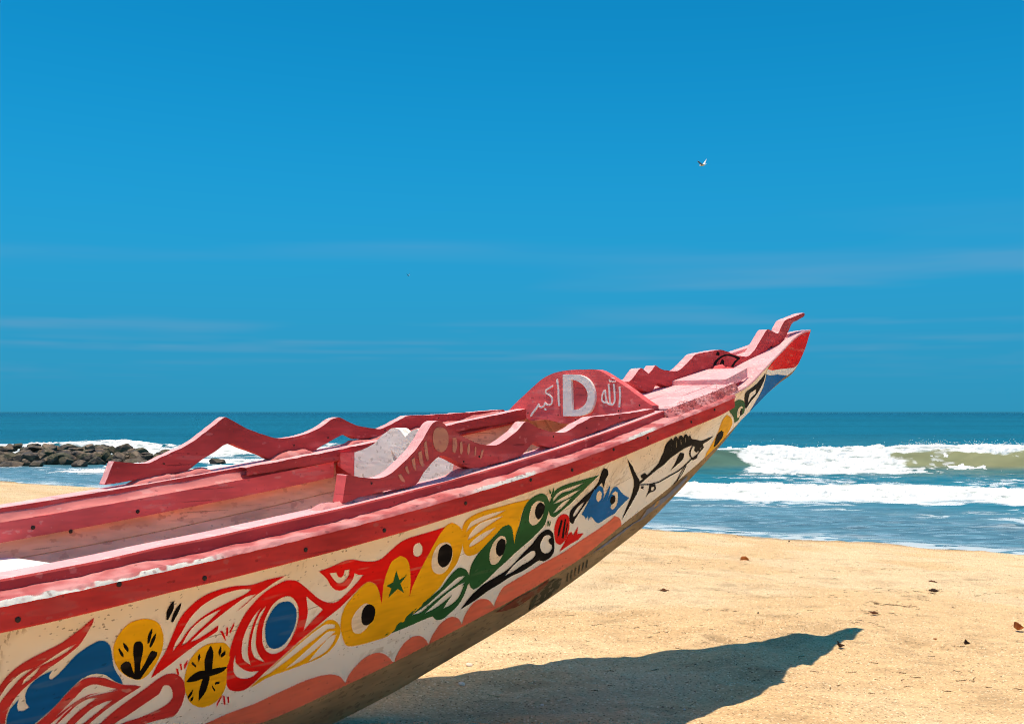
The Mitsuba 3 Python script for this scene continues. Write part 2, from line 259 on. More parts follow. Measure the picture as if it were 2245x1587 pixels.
# white water: one sheet of lumps on the sea wherever the surf has broken
def nz(x, y, s, seed, o=3): return meshkit.fbm(np.stack([np.asarray(x) * s, np.asarray(y) * s, 0 * np.asarray(x)], -1), o, seed)
def bump01(v, a, b, soft): return np.clip((v - a) / soft, 0, 1) * np.clip((b - v) / soft, 0, 1)
def foam_cover(x, y):
    c1 = crest1(x); d = y - c1
    full = bump01(x, 10.9, 17.9, 0.5)                                   # the white part of the breaker
    depth = 1.9 + 1.1 * nz(x, y * 0, 0.5, 61)
    f = full * bump01(d, -depth - 0.9, 0.9, 0.7)
    lip = np.clip((x - 17) / 1.2, 0, 1) * bump01(d, -0.55 - 0.7 * (nz(x, 0 * x, 0.9, 63) - 0.4), 0.8, 0.3)
    lip2 = np.clip((x - 7) / 2, 0, 1) * bump01(d, -0.25, 0.35, 0.25) * (nz(x, 0 * x, 1.5, 64) > 0.5)
    face = np.clip((x - 18.5) / 1.5, 0, 1) * bump01(d, -2.2, 0.4, 0.6) * np.clip((nz(x, y * 1.4, 0.8, 65) - 0.54) * 7, 0, 1)
    # broken roller closer in
    mid = 34.2 - 0.33 * (x - 10.5) + 0.5 * np.sin(0.55 * x) + 0.3 * np.sin(1.4 * x + 1); w = 3.7 + 0 * x
    r = np.clip((x + 2) / 3, 0, 1) * bump01(y - mid, -w, w, 2.2)
    # behind the rocks, left
    d2 = y - crest2(x); left = bump01(x, -44, -9.5, 2.0)
    b = left * bump01(d2, -2.6, 0.7, 0.8) * np.clip(0.38 + 2.8 * (nz(x, y, 0.5, 67) - 0.40), 0, 1)
    g = bump01(x, -22, -4, 3) * bump01(y, 43.5, 58, 2.0) * np.clip((nz(x, y * 1.6, 0.32, 69) - 0.40) * 6, 0, 1)
    g2 = bump01(x, -15, -1, 3) * bump01(y, 34, 46, 2) * np.clip((nz(x, y * 2.0, 0.30, 73) - 0.47) * 6, 0, 1)
    return np.maximum.reduce([f, lip, lip2, 0.85 * face, r, b, g, g2]), f, r, np.maximum(b, 0)
def foam_mesh(x0, x1, y0, y1, step):
    x, y = np.meshgrid(np.arange(x0, x1, step), np.arange(y0, y1, step * 0.8), indexing='ij')
    c, f, r, b = foam_cover(x, y)
    edge = c - 0.52 - 0.60 * (nz(x, y * 1.5, 1.6, 71, 4) - 0.5) - 0.8 * (nz(x, y * 1.8, 5.5, 72, 3) - 0.5)
    lump = np.clip(edge * 1.5, 0, 1)
    lump = lump * lump * (3 - 2 * lump)
    h = 0.006 + lump * (0.01 + 0.09 * nz(x, y, 1.8, 75, 4) + 0.05 * nz(x, y, 5.0, 76, 3)) + 0.14 * np.clip(r * lump, 0, 1) * nz(x, y, 0.9, 77) + 0.12 * f * lump * nz(x, y, 1.3, 78)
    z = sea_z(x, y) + h
    m = grid_mesh(np.stack([x, y, z], -1)); keep = (edge > 0).ravel(); z = np.where(edge > 0, z, sea_z(x, y) - 0.05)
    m = grid_mesh(np.stack([x, y, z], -1))
    m.update_faces(keep[m.faces].any(1)); m.remove_unreferenced_vertices()
    return m
fm = [foam_mesh(1, 30, 24, 51, 0.085), foam_mesh(-42, 1, 33, 64.5, 0.12)]
pts = []
for _ in range(520):                                                     # spray thrown off the crest
    x = rng.choice([rng.normal(19.6, 0.6), rng.normal(22.5, 1.2), rng.uniform(11, 24)]); y = crest1(np.array(x)) + rng.normal(0.1, 0.25)
    pts.append((x, y, float(sea_z(np.array(x), np.array(y))) + 0.03 + abs(rng.normal(0, 0.14))))
ico = trimesh.creation.icosphere(subdivisions=0, radius=1.0)
for q in pts:
    k = ico.copy(); k.apply_scale(rng.uniform(0.008, 0.022)); k.apply_translation(q); fm.append(k)
scene['foam_material'] = two({'type': 'principled', 'base_color': proc(lambda p, n, uv: mix([0.36, 0.43, 0.42], [0.84, 0.85, 0.83], smoothstep(0.20, 0.44, fbm(p.x * 1.5, p.y * 3.0, p.z * 7, 4)))), 'roughness': 0.8, 'specular': 0.2})
put('surf_foam', cat(fm), 'foam_material')
tag('surf_foam', 'white surf foam of the breakers rolling onto the beach', 'foam', None, 'stuff')

# ---------------------------------------------------------------- rocks on the left
def rock_mesh(rx, ry, rz, seed):
    m = trimesh.creation.icosphere(subdivisions=4, radius=1.0); v = m.vertices
    r = 1 + 0.55 * (meshkit.fbm(v * 1.1 + seed * 3.7, 3, 90 + seed) - 0.5) + 0.22 * (meshkit.fbm(v * 3.6 + seed, 3, 130 + seed) - 0.5)
    g = np.random.default_rng(seed)
    for _ in range(15):                                                    # broken facets
        d = g.normal(size=3); d /= np.linalg.norm(d); h = (v * r[:, None]) @ d; lim = g.uniform(0.52, 0.88)
        r = np.where(h > lim, r * (lim + 0.06 * (h - lim)) / h, r)
    m.vertices = v * r[:, None] * [rx, ry, rz]
    return m
def rock_fn(p, n, uv):
    a = fbm(p.x * 2.2, p.y * 2.2, p.z * 3.5, 4)
    c = mix([0.055, 0.045, 0.036], [0.23, 0.16, 0.10], smoothstep(0.35, 0.68, a))
    c = mix(c, [0.085, 0.085, 0.035], 0.7 * smoothstep(0.5, 0.62, fbm(p.x * 1.2 + 5, p.y * 1.2, p.z * 2, 3)))
    return c * 0.8 * (0.40 + 0.60 * smoothstep(SEA + 0.08, SEA + 0.5, p.z + 0.2 * a))                   # wet below the wash line
scene['rock_material'] = two({'type': 'bumpmap', 'arbitrary': proc(lambda p, n, uv: 0.05 * fbm(p.x * 7, p.y * 7, p.z * 7, 4), eps=0.01), 'scale': 1.0,
                              'bsdf': {'type': 'principled', 'base_color': proc(rock_fn), 'roughness': 0.6, 'specular': 0.4}})
ROCKS = [(60,420,85,42),(175,385,42,34),(90,455,100,30),(290,405,80,40),(265,470,90,50),(372,455,52,34),(540,455,115,48),(670,418,62,34),(788,412,46,42),(770,470,80,42),(705,527,75,38),
         (950,452,52,36),(868,490,50,36),(1052,468,56,40),(1172,465,42,24),(1290,452,52,20),(1402,458,44,18),(1200,498,85,22),(335,538,72,38),(232,532,52,32),(95,542,105,34),(25,500,62,40),
         (185,495,62,36),(425,485,42,34),(480,488,52,36),(605,498,62,32),(820,512,52,26),(1020,498,62,22),(1905,490,72,15),(-60,470,80,60),(-110,530,80,40)]
ORD = ['first', 'second', 'third', 'fourth', 'fifth', 'sixth', 'seventh', 'eighth', 'ninth', 'tenth', 'eleventh']
TOP_ROW = {k: f'{ORD[j]} boulder from the left along the skyline of the breakwater' for j, k in enumerate([0, 1, 3, 7, 8, 11, 13, 14, 15, 16])}
FRONT_ROW = {k: f'{ORD[j]} boulder from the left along the waterline in front of the breakwater' for j, k in enumerate([20, 19, 18, 10, 26, 27, 17])}
for i, (a, b_, ra, rb_) in enumerate(ROCKS):
    X0, Y0 = a / 3.968, 880 + b_ / 3.968
    base = Y0 + rb_ / 3.968
    Yd = 51.0 + (1020 - base) * 0.16
    k = Yd / 2200.0
    if a > 1500: Yd = 52.5; k = Yd / 2200
    x, zc = (X0 - 1122.5) * k, EYE + (905 - Y0) * k
    f_ = 0.86 + 0.34 * ((i * 7) % 11) / 10
    rx, rz = ra / 3.968 * k * 1.10 * f_, rb_ / 3.968 * k * 1.02 * (1.9 - f_ if f_ > 1 else 1.05)
    low = max(0.0, (zc - rz) - (SEA - 0.25)) if Yd < 54 else 0.0          # those at the front stand in the water
    m = rock_mesh(rx, max(rx, rz) * 0.95, rz + low / 2, i + 1); m.apply_translation((x, Yd, zc - low / 2))
    key = put('boulder', m, 'rock_material', smooth=18)
    g = 'dark boulders of the breakwater in the surf'
    lab = ('low dark rock awash in the foam, seen under the arch of the far carved board' if a > 1500 else 'dark brown boulder of the low breakwater in the sea at left')
    row = TOP_ROW.get(i) or FRONT_ROW.get(i)
    if row: lab = row
    tag(key, lab, 'rock', None if (a > 1500 or row) else g)
rub = []
for j in range(60):                                                        # the heap's lower courses
    x = rng.uniform(-28.5, -17.5); y = 52.8 + rng.uniform(0, 4.5); r = rng.uniform(0.30, 0.58)
    q = rock_mesh(r * 1.2, r, r * 0.8, 60 + j); q.apply_translation((x, y, SEA + 0.12 * rng.random() - 0.06 + 0.13 * (y - 52) * np.clip((-15.5 - x) / 6, 0, 1))); rub.append(q)
put('rubble', cat(rub), 'rock_material', smooth=35); tag('rubble', 'wet dark rubble between the breakwater boulders', 'rocks', None, 'stuff')

# outlines of the boat's sawn boards, in its own (t, z) and (y, z) metres
NEAR_BOARD = [(-1.899,1.015),(-1.863,1.01),(-1.786,0.998),(-1.729,1.009),(-1.676,1.035),(-1.643,1.059),(-1.61,1.083),(-1.553,1.145),(-1.535,1.165),(-1.51,1.174),(-1.488,1.168),(-1.438,1.142),(-1.351,1.109),(-1.291,1.092),(-1.248,1.086),(-1.21,1.087),(-1.166,1.099),(-1.126,1.116),(-1.087,1.135),(-1.046,1.163),(-1.025,1.168),(-0.997,1.16),(-0.96,1.146),(-0.897,1.132),(-0.843,1.125),(-0.804,1.123),(-0.764,1.13),(-0.717,1.144),(-0.668,1.16),(-0.625,1.171),(-0.574,1.185),(-0.495,1.188),(-0.323,1.196),(-0.176,1.206),(-0.032,1.22),(-0.026,1.2),(-0.323,1.166),(-0.594,1.115),(-0.832,1.066),(-0.854,1.069),(-0.886,1.07),(-0.918,1.077),(-0.96,1.089),(-0.988,1.09),(-1.069,1.041),(-1.087,1.038),(-1.291,1.013),(-1.351,1.014),(-1.421,1.04),(-1.488,1.06),(-1.526,1.044),(-1.573,1.009),(-1.615,0.969),(-1.79,0.954),(-1.913,0.931)]
FAR_BOARD = [(-2.001,1.017),(-1.962,1.012),(-1.879,1.002),(-1.817,1.024),(-1.747,1.053),(-1.682,1.084),(-1.599,1.143),(-1.559,1.173),(-1.542,1.182),(-1.519,1.173),(-1.454,1.139),(-1.406,1.121),(-1.363,1.108),(-1.314,1.094),(-1.271,1.09),(-1.227,1.095),(-1.176,1.105),(-1.124,1.121),(-1.079,1.142),(-1.033,1.17),(-1.006,1.18),(-0.989,1.18),(-0.91,1.146),(-0.859,1.135),(-0.81,1.127),(-0.774,1.127),(-0.731,1.142),(-0.687,1.16),(-0.644,1.181),(-0.618,1.187),(-0.561,1.189),(-0.47,1.192),(-0.337,1.198),(-0.199,1.207),(-0.054,1.217),(-0.041,1.203),(-0.199,1.163),(-0.404,1.137),(-0.599,1.111),(-0.761,1.095),(-0.889,1.081),(-0.91,1.087),(-0.946,1.103),(-0.967,1.105),(-1.037,1.076),(-1.106,1.042),(-1.11,1.037),(-1.238,1.018),(-1.331,1.005),(-1.362,1.019),(-1.452,1.051),(-1.53,1.073),(-1.586,1.042),(-1.653,1.005),(-1.708,0.968),(-1.815,0.952),(-2.036,0.93)]
COMB_BOARD = [(0.354,1.356),(0.406,1.393),(0.455,1.43),(0.492,1.418),(0.525,1.403),(0.561,1.427),(0.589,1.448),(0.627,1.435),(0.684,1.426),(0.791,1.423),(0.831,1.441),(0.872,1.464),(0.923,1.496),(0.976,1.524),(1.092,1.542),(1.224,1.56),(1.279,1.556),(1.393,1.537),(1.463,1.533),(1.535,1.534),(1.584,1.558),(1.633,1.591),(1.697,1.648),(1.761,1.705),(1.787,1.711),(1.819,1.707),(1.903,1.693),(1.95,1.739),(1.998,1.779),(2.122,1.813),(2.249,1.845),(2.265,1.836),(2.248,1.821),(2.163,1.792),(2.086,1.764),(2.051,1.726),(2.009,1.681),(1.941,1.638),(1.874,1.614),(1.816,1.607),(1.758,1.577),(1.706,1.526),(1.656,1.491),(1.594,1.462),(1.533,1.45),(1.391,1.452),(1.155,1.448),(1.058,1.438),(1.005,1.418),(0.901,1.378),(0.8,1.353),(0.741,1.337),(0.673,1.345),(0.602,1.357),(0.559,1.313),(0.532,1.303),(0.468,1.322)]


PLATE = [(-0.473,1.204),(-0.417,1.248),(-0.36,1.287),(-0.299,1.328),(-0.239,1.366),(-0.191,1.386),(-0.143,1.399),(-0.085,1.406),(-0.029,1.409),(0.037,1.408),(0.111,1.405),(0.165,1.384),(0.217,1.356),(0.26,1.334),(0.302,1.309),(0.352,1.278),(0.402,1.248),(0.431,1.233),(0.431,1.208),(0.086,1.177),(-0.081,1.147),(-0.186,1.164),(-0.261,1.166),(-0.311,1.16),(-0.349,1.174),(-0.383,1.188)]
LETTER_OUT = [(-0.086,1.387),(-0.029,1.386),(0.022,1.381),(0.062,1.366),(0.091,1.34),(0.108,1.305),(0.112,1.27),(0.103,1.235),(0.081,1.204),(0.046,1.19),(0.001,1.184),(-0.085,1.184)]
LETTER_IN = [(-0.034,1.362),(0.001,1.354),(0.037,1.336),(0.059,1.313),(0.069,1.286),(0.064,1.259),(0.046,1.236),(0.011,1.218),(-0.028,1.214)]
SCRIPT = [(0.0094,[(0.249,1.318),(0.252,1.284),(0.248,1.23)]),(0.0086,[(0.216,1.332),(0.22,1.296),(0.221,1.259),(0.21,1.24),(0.197,1.24),(0.192,1.262),(0.19,1.296),(0.185,1.331)]),(0.0079,[(0.193,1.239),(0.176,1.248),(0.168,1.277),(0.163,1.306),(0.15,1.289),(0.145,1.262),(0.157,1.25),(0.175,1.25)]),(0.0047,[(0.189,1.355),(0.194,1.346),(0.202,1.35),(0.208,1.345),(0.217,1.347),(0.225,1.346)]),(0.0035,[(0.201,1.365),(0.218,1.36)]),(0.0106,[(-0.133,1.361),(-0.125,1.32),(-0.124,1.28),(-0.12,1.238)]),(0.0079,[(-0.163,1.332),(-0.186,1.322),(-0.206,1.312),(-0.204,1.298),(-0.186,1.29),(-0.167,1.273),(-0.166,1.253),(-0.178,1.241),(-0.196,1.24),(-0.213,1.249),(-0.218,1.236),(-0.239,1.228),(-0.251,1.233),(-0.256,1.241)]),(0.0102,[(-0.255,1.241),(-0.272,1.221),(-0.294,1.201),(-0.306,1.186)]),(0.0086,[(-0.214,1.219),(-0.207,1.216)])]
BOARD_MARKS = [[(-1.496,1.153),(-1.472,1.145),(-1.458,1.121),(-1.463,1.09),(-1.482,1.072),(-1.507,1.073),(-1.526,1.088),(-1.534,1.115),(-1.529,1.14),(-1.516,1.151)],[(-1.574,1.101),(-1.564,1.11),(-1.553,1.052),(-1.558,1.043),(-1.568,1.06)],[(-1.602,1.072),(-1.587,1.079),(-1.576,1.031),(-1.581,1.024),(-1.594,1.039)],[(-1.632,1.051),(-1.618,1.058),(-1.61,1.018),(-1.615,1.016),(-1.625,1.029)],[(-1.661,1.027),(-1.651,1.034),(-1.64,1.008),(-1.644,1.005),(-1.656,1.016)],[(-1.69,1.005),(-1.678,1.008),(-1.659,0.984),(-1.665,0.981),(-1.68,0.989)],[(-1.438,1.116),(-1.421,1.118),(-1.415,1.089),(-1.426,1.065),(-1.438,1.071)],[(-1.401,1.1),(-1.391,1.104),(-1.386,1.077),(-1.392,1.06),(-1.401,1.066)],[(-1.36,1.094),(-1.351,1.096),(-1.35,1.072),(-1.358,1.055),(-1.364,1.069)],[(-1.324,1.083),(-1.317,1.084),(-1.318,1.055),(-1.327,1.052)],[(-1.288,1.07),(-1.276,1.074),(-1.288,1.045),(-1.297,1.041)]]
COMB_EYE = [[(1.201,1.55),(1.221,1.539),(1.212,1.524),(1.173,1.528)],[(1.15,1.451),(1.156,1.481),(1.212,1.515),(1.29,1.536),(1.359,1.536),(1.44,1.524),(1.445,1.518),(1.392,1.489),(1.351,1.455),(1.328,1.457),(1.375,1.494),(1.41,1.514),(1.347,1.526),(1.279,1.525),(1.223,1.507),(1.183,1.479),(1.172,1.449)],[(1.245,1.507),(1.267,1.499),(1.261,1.475),(1.235,1.464),(1.222,1.48)]]
TRANSVERSE= [(-0.509, 1.023), (-0.35, 1.032), (-0.29, 1.042), (-0.226, 1.056), (-0.164, 1.074), (-0.084, 1.113), (-0.016, 1.138), (0.013, 1.141), (0.046, 1.138), (0.069, 1.128), (0.102, 1.106), (0.12, 1.116), (0.156, 1.132), (0.191, 1.139), (0.217, 1.132), (0.248, 1.102), (0.299, 1.073), (0.374, 1.038), (0.463, 1.024), (0.453, 0.991), (0.453, 0.972), (0.198, 0.932), (-0.353, 0.899), (-0.353, 0.931), (-0.508, 0.97)]
SLIT= [(-0.012, 1.051), (0.014, 1.034), (0.038, 1.021), (0.014, 1.009), (-0.0, 1.011), (-0.007, 1.028)]
# paintwork on the hull skin: thousandths of (t, v)
MOTIFS = [
('painted_scallop_border','salmon',0,'salmon pink scalloped border along the chine',[[[-1333,24,-1336,49,-1335,92,-1330,115,-1325,122,-1319,128,-1305,135,-1297,136,-1281,133,-1261,123,-1242,110,-1221,91,-1198,65,-1163,20,-1150,2,-1325,2]],[[-2203,13,-2255,38,-2287,152,-2219,128,-2192,121,-2167,116,-2146,117,-2127,121,-2089,132,-2070,136,-1974,141,-1961,144,-1909,158,-1822,171,-1786,170,-1737,161,-1722,157,-1697,146,-1670,132,-1648,116,-1627,98,-1607,77,-1589,52,-1565,19,-1569,53,-1568,77,-1565,93,-1554,119,-1541,138,-1533,145,-1513,150,-1489,148,-1477,145,-1467,140,-1456,134,-1444,125,-1420,105,-1396,80,-1361,39,-1345,17,-1327,2,-2141,2]],[[-1151,121,-1152,122,-1142,135,-1120,147,-1107,146,-1090,141,-1081,136,-1059,119,-1034,98,-1023,86,-1002,60,-976,25,-988,67,-994,97,-992,141,-985,163,-981,168,-967,174,-949,174,-939,170,-914,157,-889,140,-877,130,-852,106,-830,82,-811,60,-789,32,-803,81,-810,141,-807,167,-802,174,-793,178,-748,185,-674,192,-558,205,-453,200,-401,201,-261,222,-104,230,-61,233,-39,249,37,177,57,155,77,130,117,74,135,48,157,6,159,2,-1149,2,-1157,51,-1158,75]]]),
('painted_wave','blue',0,'blue wave with hooked crests',[[[-2784,442,-2786,455,-2788,478,-2788,494,-2788,502,-2783,519,-2776,541,-2775,522,-2773,508,-2770,497,-2765,483,-2757,478,-2751,476,-2746,480,-2740,488,-2747,502,-2753,513,-2759,535,-2763,550,-2764,563,-2764,581,-2761,599,-2757,609,-2752,618,-2742,628,-2717,643,-2720,635,-2721,629,-2721,617,-2719,609,-2718,606,-2711,597,-2705,603,-2698,615,-2690,635,-2677,675,-2673,683,-2667,694,-2648,714,-2636,723,-2630,726,-2623,727,-2616,725,-2609,721,-2601,713,-2597,708,-2593,702,-2585,687,-2579,671,-2556,601,-2549,582,-2545,573,-2529,541,-2512,512,-2497,478,-2514,493,-2526,505,-2555,542,-2564,552,-2574,560,-2584,566,-2595,571,-2605,573,-2615,571,-2627,564,-2635,553,-2652,516,-2657,502,-2665,476,-2677,447,-2694,416,-2719,378,-2721,372,-2724,358,-2726,353,-2730,351,-2737,354,-2747,361,-2773,385,-2780,420]]]),
('painted_plume','red_soft',0,'red plume tapering to a point',[[[-2663,811,-2666,785,-2670,750,-2674,734,-2676,727,-2683,716,-2693,701,-2707,683,-2729,658,-2765,606,-2772,593,-2778,579,-2783,565,-2787,552,-2789,539,-2792,516,-2792,500,-2792,491,-2792,480,-2789,455,-2784,419,-2777,376,-2834,406,-2854,499,-2860,532,-2864,557,-2863,571,-2860,581,-2847,605,-2837,634,-2829,667,-2823,681,-2816,694,-2807,705,-2798,715,-2781,728,-2736,754,-2725,761,-2720,766,-2712,776,-2691,803,-2684,813,-2672,835,-2665,843,-2663,824],[-2711,727,-2728,711,-2750,688,-2766,675,-2743,683,-2724,694,-2706,709,-2698,717,-2684,741,-2702,733],[-2796,668,-2803,659,-2811,644,-2818,629,-2821,616,-2834,541,-2836,526,-2837,513,-2836,503,-2834,491,-2826,460,-2820,546,-2818,560,-2815,573,-2798,629,-2794,640,-2771,676,-2788,673],[-2780,638,-2783,629,-2784,608,-2776,616,-2770,623,-2762,638,-2758,649,-2757,655,-2755,678,-2770,656]]]),
('painted_disc','yellow',0,'yellow disc with black petals',[[[-2487,761,-2476,749,-2465,734,-2456,716,-2451,705,-2441,683,-2434,661,-2431,651,-2426,629,-2421,599,-2420,569,-2421,540,-2425,515,-2431,494,-2434,489,-2440,482,-2447,479,-2451,479,-2462,484,-2479,498,-2499,518,-2511,534,-2517,542,-2523,550,-2534,568,-2549,598,-2558,619,-2561,629,-2565,640,-2571,662,-2575,682,-2576,691,-2577,708,-2576,731,-2572,750,-2568,761,-2563,771,-2557,779,-2550,782,-2541,783,-2528,783,-2514,779,-2498,770]]]),
('painted_petal','black',1,None,[[[-2499,672,-2493,663,-2488,650,-2484,635,-2480,617,-2473,570,-2469,551,-2462,523,-2450,485,-2455,484,-2460,485,-2474,495,-2477,518,-2483,544,-2493,579,-2508,624,-2513,643,-2517,660,-2518,674,-2518,677,-2516,679,-2513,680,-2507,679,-2505,678]]]),
('painted_petal','black',1,None,[[[-2511,589,-2505,581,-2502,577,-2492,552,-2477,518,-2466,492,-2482,504,-2494,515,-2509,534,-2518,547,-2524,560,-2527,567,-2529,574,-2530,579,-2529,583,-2528,587,-2526,590,-2521,594,-2518,593]]]),
('painted_petal','black',1,None,[[[-2435,600,-2432,588,-2431,579,-2441,536,-2450,486,-2455,493,-2459,500,-2460,508,-2462,523,-2458,564,-2457,606,-2455,613,-2452,614,-2446,609]]]),
('painted_dash','black',1,None,[[[-2479,709,-2475,678,-2473,660,-2475,658,-2478,657,-2484,680,-2487,697,-2487,711,-2485,727,-2481,717]]]),
('painted_dash','black',1,None,[[[-2460,671,-2460,655,-2462,632,-2468,640,-2471,668,-2470,681,-2466,699,-2462,683]]]),
('painted_dash','black',1,None,[[[-2530,658,-2527,649,-2526,638,-2540,659,-2547,673,-2551,684,-2552,692,-2538,672]]]),
('painted_dash','black',1,None,[[[-2536,631,-2534,625,-2533,617,-2544,632,-2548,641,-2557,661,-2559,672,-2544,647]]]),
('painted_dash','black',1,None,[[[-2216,517,-2214,504,-2212,487,-2220,503,-2225,515,-2226,527,-2226,543,-2220,528]]]),
('painted_dash','black',1,None,[[[-2194,491,-2197,485,-2204,478,-2209,488,-2211,495,-2208,502,-2203,511,-2197,499]]]),
('painted_dash','black',1,None,[[[-2280,510,-2279,501,-2279,488,-2287,508,-2291,521,-2290,526,-2288,531,-2283,519]]]),
('painted_dash','black',1,None,[[[-2281,464,-2301,489,-2303,501,-2281,472]]]),
('painted_dash','black',1,None,[[[-2180,336,-2182,349,-2167,345,-2165,333]]]),
('painted_dash','black',1,None,[[[-2169,296,-2185,324,-2188,332,-2191,341,-2167,301]]]),
('painted_dash','black',1,None,[[[-2249,321,-2250,311,-2255,298,-2258,308,-2260,315,-2254,347,-2250,332]]]),
('painted_dash','black',1,None,[[[-2236,287,-2238,282,-2241,277,-2244,287,-2246,294,-2244,300,-2240,306,-2237,294]]]),
('painted_dash','black',0,None,[[[-2444,793,-2444,784,-2446,748,-2451,750,-2460,782,-2462,796,-2461,809,-2460,819,-2458,826,-2454,832,-2445,801]]]),
('painted_dash','black',0,None,[[[-2424,791,-2424,766,-2427,728,-2434,736,-2436,756,-2438,770,-2437,783,-2435,800,-2429,816,-2425,801]]]),
('painted_plume','red_soft',0,'red feathered plume curling into a hook',[[[-2507,229,-2514,229,-2525,232,-2537,237,-2565,253,-2604,279,-2660,320,-2715,360,-2699,396,-2683,425,-2674,446,-2665,469,-2654,503,-2640,536,-2631,550,-2624,556,-2620,558,-2610,559,-2600,557,-2588,552,-2573,543,-2558,533,-2552,527,-2525,501,-2502,480,-2489,471,-2458,456,-2436,441,-2472,411,-2501,383,-2516,366,-2527,350,-2544,323,-2564,277,-2551,268,-2546,266,-2542,266,-2532,275,-2515,298,-2493,338,-2474,365,-2464,377,-2417,426,-2394,455,-2382,464,-2374,468,-2366,469,-2357,467,-2348,463,-2339,457,-2330,449,-2325,443,-2315,430,-2301,408,-2293,390,-2289,381,-2282,363,-2274,331,-2269,296,-2267,271,-2269,241,-2271,233,-2274,226,-2278,221,-2285,220,-2327,227,-2369,227,-2379,226,-2389,223,-2409,213,-2419,210,-2430,210,-2441,215,-2454,223,-2487,250,-2501,233],[-2432,269,-2398,270,-2372,276,-2346,286,-2334,292,-2323,300,-2317,307,-2314,316,-2312,327,-2312,333,-2314,341,-2319,358,-2326,374,-2333,388,-2342,401,-2345,405,-2349,408,-2356,412,-2362,412,-2363,412,-2364,402,-2364,379,-2365,374,-2367,370,-2408,332,-2435,305,-2462,284,-2487,250],[-2630,426,-2649,392,-2662,373,-2666,364,-2670,342,-2649,331,-2651,321,-2617,304,-2617,344,-2616,354,-2610,371,-2598,395,-2590,407,-2573,428,-2558,444,-2575,449,-2581,450,-2587,449,-2598,444,-2608,434,-2616,423,-2628,393,-2642,365,-2644,358,-2648,343,-2648,360,-2644,377,-2639,394,-2633,409,-2619,432,-2624,434],[-2602,455,-2595,459,-2589,460,-2576,460,-2503,454,-2525,462,-2541,466,-2505,460,-2528,476,-2571,510,-2581,517,-2591,520,-2601,518,-2609,513,-2612,508,-2624,478,-2657,402,-2641,424,-2623,447,-2613,456,-2603,464,-2592,469,-2586,471,-2569,470,-2550,467,-2565,468,-2579,467,-2585,466,-2596,460,-2613,447],[-2534,410,-2551,402,-2561,393,-2570,380,-2591,338,-2594,325,-2596,293,-2583,284,-2578,281,-2575,282,-2572,287,-2570,313,-2568,320,-2565,326,-2537,368,-2508,409,-2523,411]]]),
('painted_leaf','red',0,'red veined leaf above the ring',[[[-2415,530,-2409,575,-2407,595,-2410,686,-2410,719,-2409,740,-2406,757,-2401,772,-2391,792,-2382,806,-2371,817,-2357,826,-2340,831,-2321,834,-2300,834,-2277,832,-2266,830,-2229,819,-2218,817,-2207,817,-2168,823,-2109,819,-2140,799,-2184,758,-2192,748,-2211,719,-2230,701,-2207,731,-2185,765,-2204,766,-2218,764,-2231,755,-2263,721,-2290,688,-2308,663,-2320,645,-2341,606,-2326,608,-2315,612,-2290,632,-2268,655,-2268,652,-2264,630,-2265,625,-2271,618,-2309,591,-2325,575,-2343,556,-2374,516,-2416,471,-2416,505],[-2373,620,-2368,656,-2363,674,-2350,701,-2345,709,-2335,721,-2318,735,-2291,751,-2272,760,-2230,776,-2220,783,-2210,795,-2234,805,-2252,810,-2274,812,-2296,810,-2306,809,-2322,803,-2336,795,-2351,783,-2359,774,-2366,761,-2373,745,-2378,727,-2381,708,-2383,677,-2388,636,-2389,626,-2388,606,-2385,579],[-2326,716,-2337,706,-2350,688,-2357,673,-2359,665,-2362,638,-2364,599,-2355,604,-2350,610,-2328,655,-2305,694,-2285,736,-2308,727]]]),
('painted_tick','red',0,None,[[[-2244,618,-2242,615,-2231,595,-2214,560,-2220,566,-2254,623,-2247,620]]]),
('painted_tick','red',0,None,[[[-2229,626,-2224,610,-2217,583,-2224,589,-2237,635,-2232,631]]]),
('painted_tick','red',0,None,[[[-2212,633,-2212,593,-2216,600,-2218,606,-2217,649,-2214,640]]]),
('painted_tick','red',0,None,[[[-2326,447,-2330,450,-2333,453,-2348,487,-2339,481]]]),
('painted_tick','red',0,None,[[[-2324,471,-2327,470,-2330,476,-2342,506,-2336,504]]]),
('painted_tick','red',0,None,[[[-2316,468,-2321,481,-2324,491,-2323,502,-2320,516,-2315,495]]]),
('painted_tick','red',0,None,[[[-2136,223,-2133,256,-2128,257,-2130,222,-2129,195,-2135,212]]]),
('painted_tick','red',0,None,[[[-2099,195,-2105,198,-2126,253,-2119,249]]]),
('painted_tick','red',0,None,[[[-2088,199,-2092,201,-2107,238,-2101,238]]]),
('painted_disc','yellow',0,'yellow disc with a black starfish',[[[-2215,550,-2210,545,-2204,538,-2194,524,-2189,517,-2182,501,-2174,477,-2172,467,-2164,422,-2158,396,-2137,320,-2132,297,-2131,279,-2133,256,-2140,237,-2147,227,-2152,224,-2163,220,-2176,220,-2188,224,-2195,228,-2208,238,-2222,252,-2230,260,-2243,278,-2256,301,-2274,339,-2284,363,-2296,400,-2305,438,-2310,473,-2312,494,-2312,513,-2310,522,-2306,539,-2300,552,-2292,562,-2287,565,-2277,570,-2265,570,-2246,565,-2227,558]]]),
('painted_starfish','black',1,None,[[[-2244,523,-2237,501,-2218,428,-2195,426,-2164,416,-2171,400,-2177,395,-2195,392,-2214,392,-2206,354,-2204,335,-2202,315,-2204,297,-2212,268,-2227,323,-2232,355,-2236,390,-2250,388,-2261,387,-2274,391,-2291,397,-2285,418,-2280,426,-2273,433,-2265,437,-2261,438,-2242,433,-2250,455,-2256,472,-2261,492,-2264,512,-2266,530,-2263,561,-2252,540]]]),
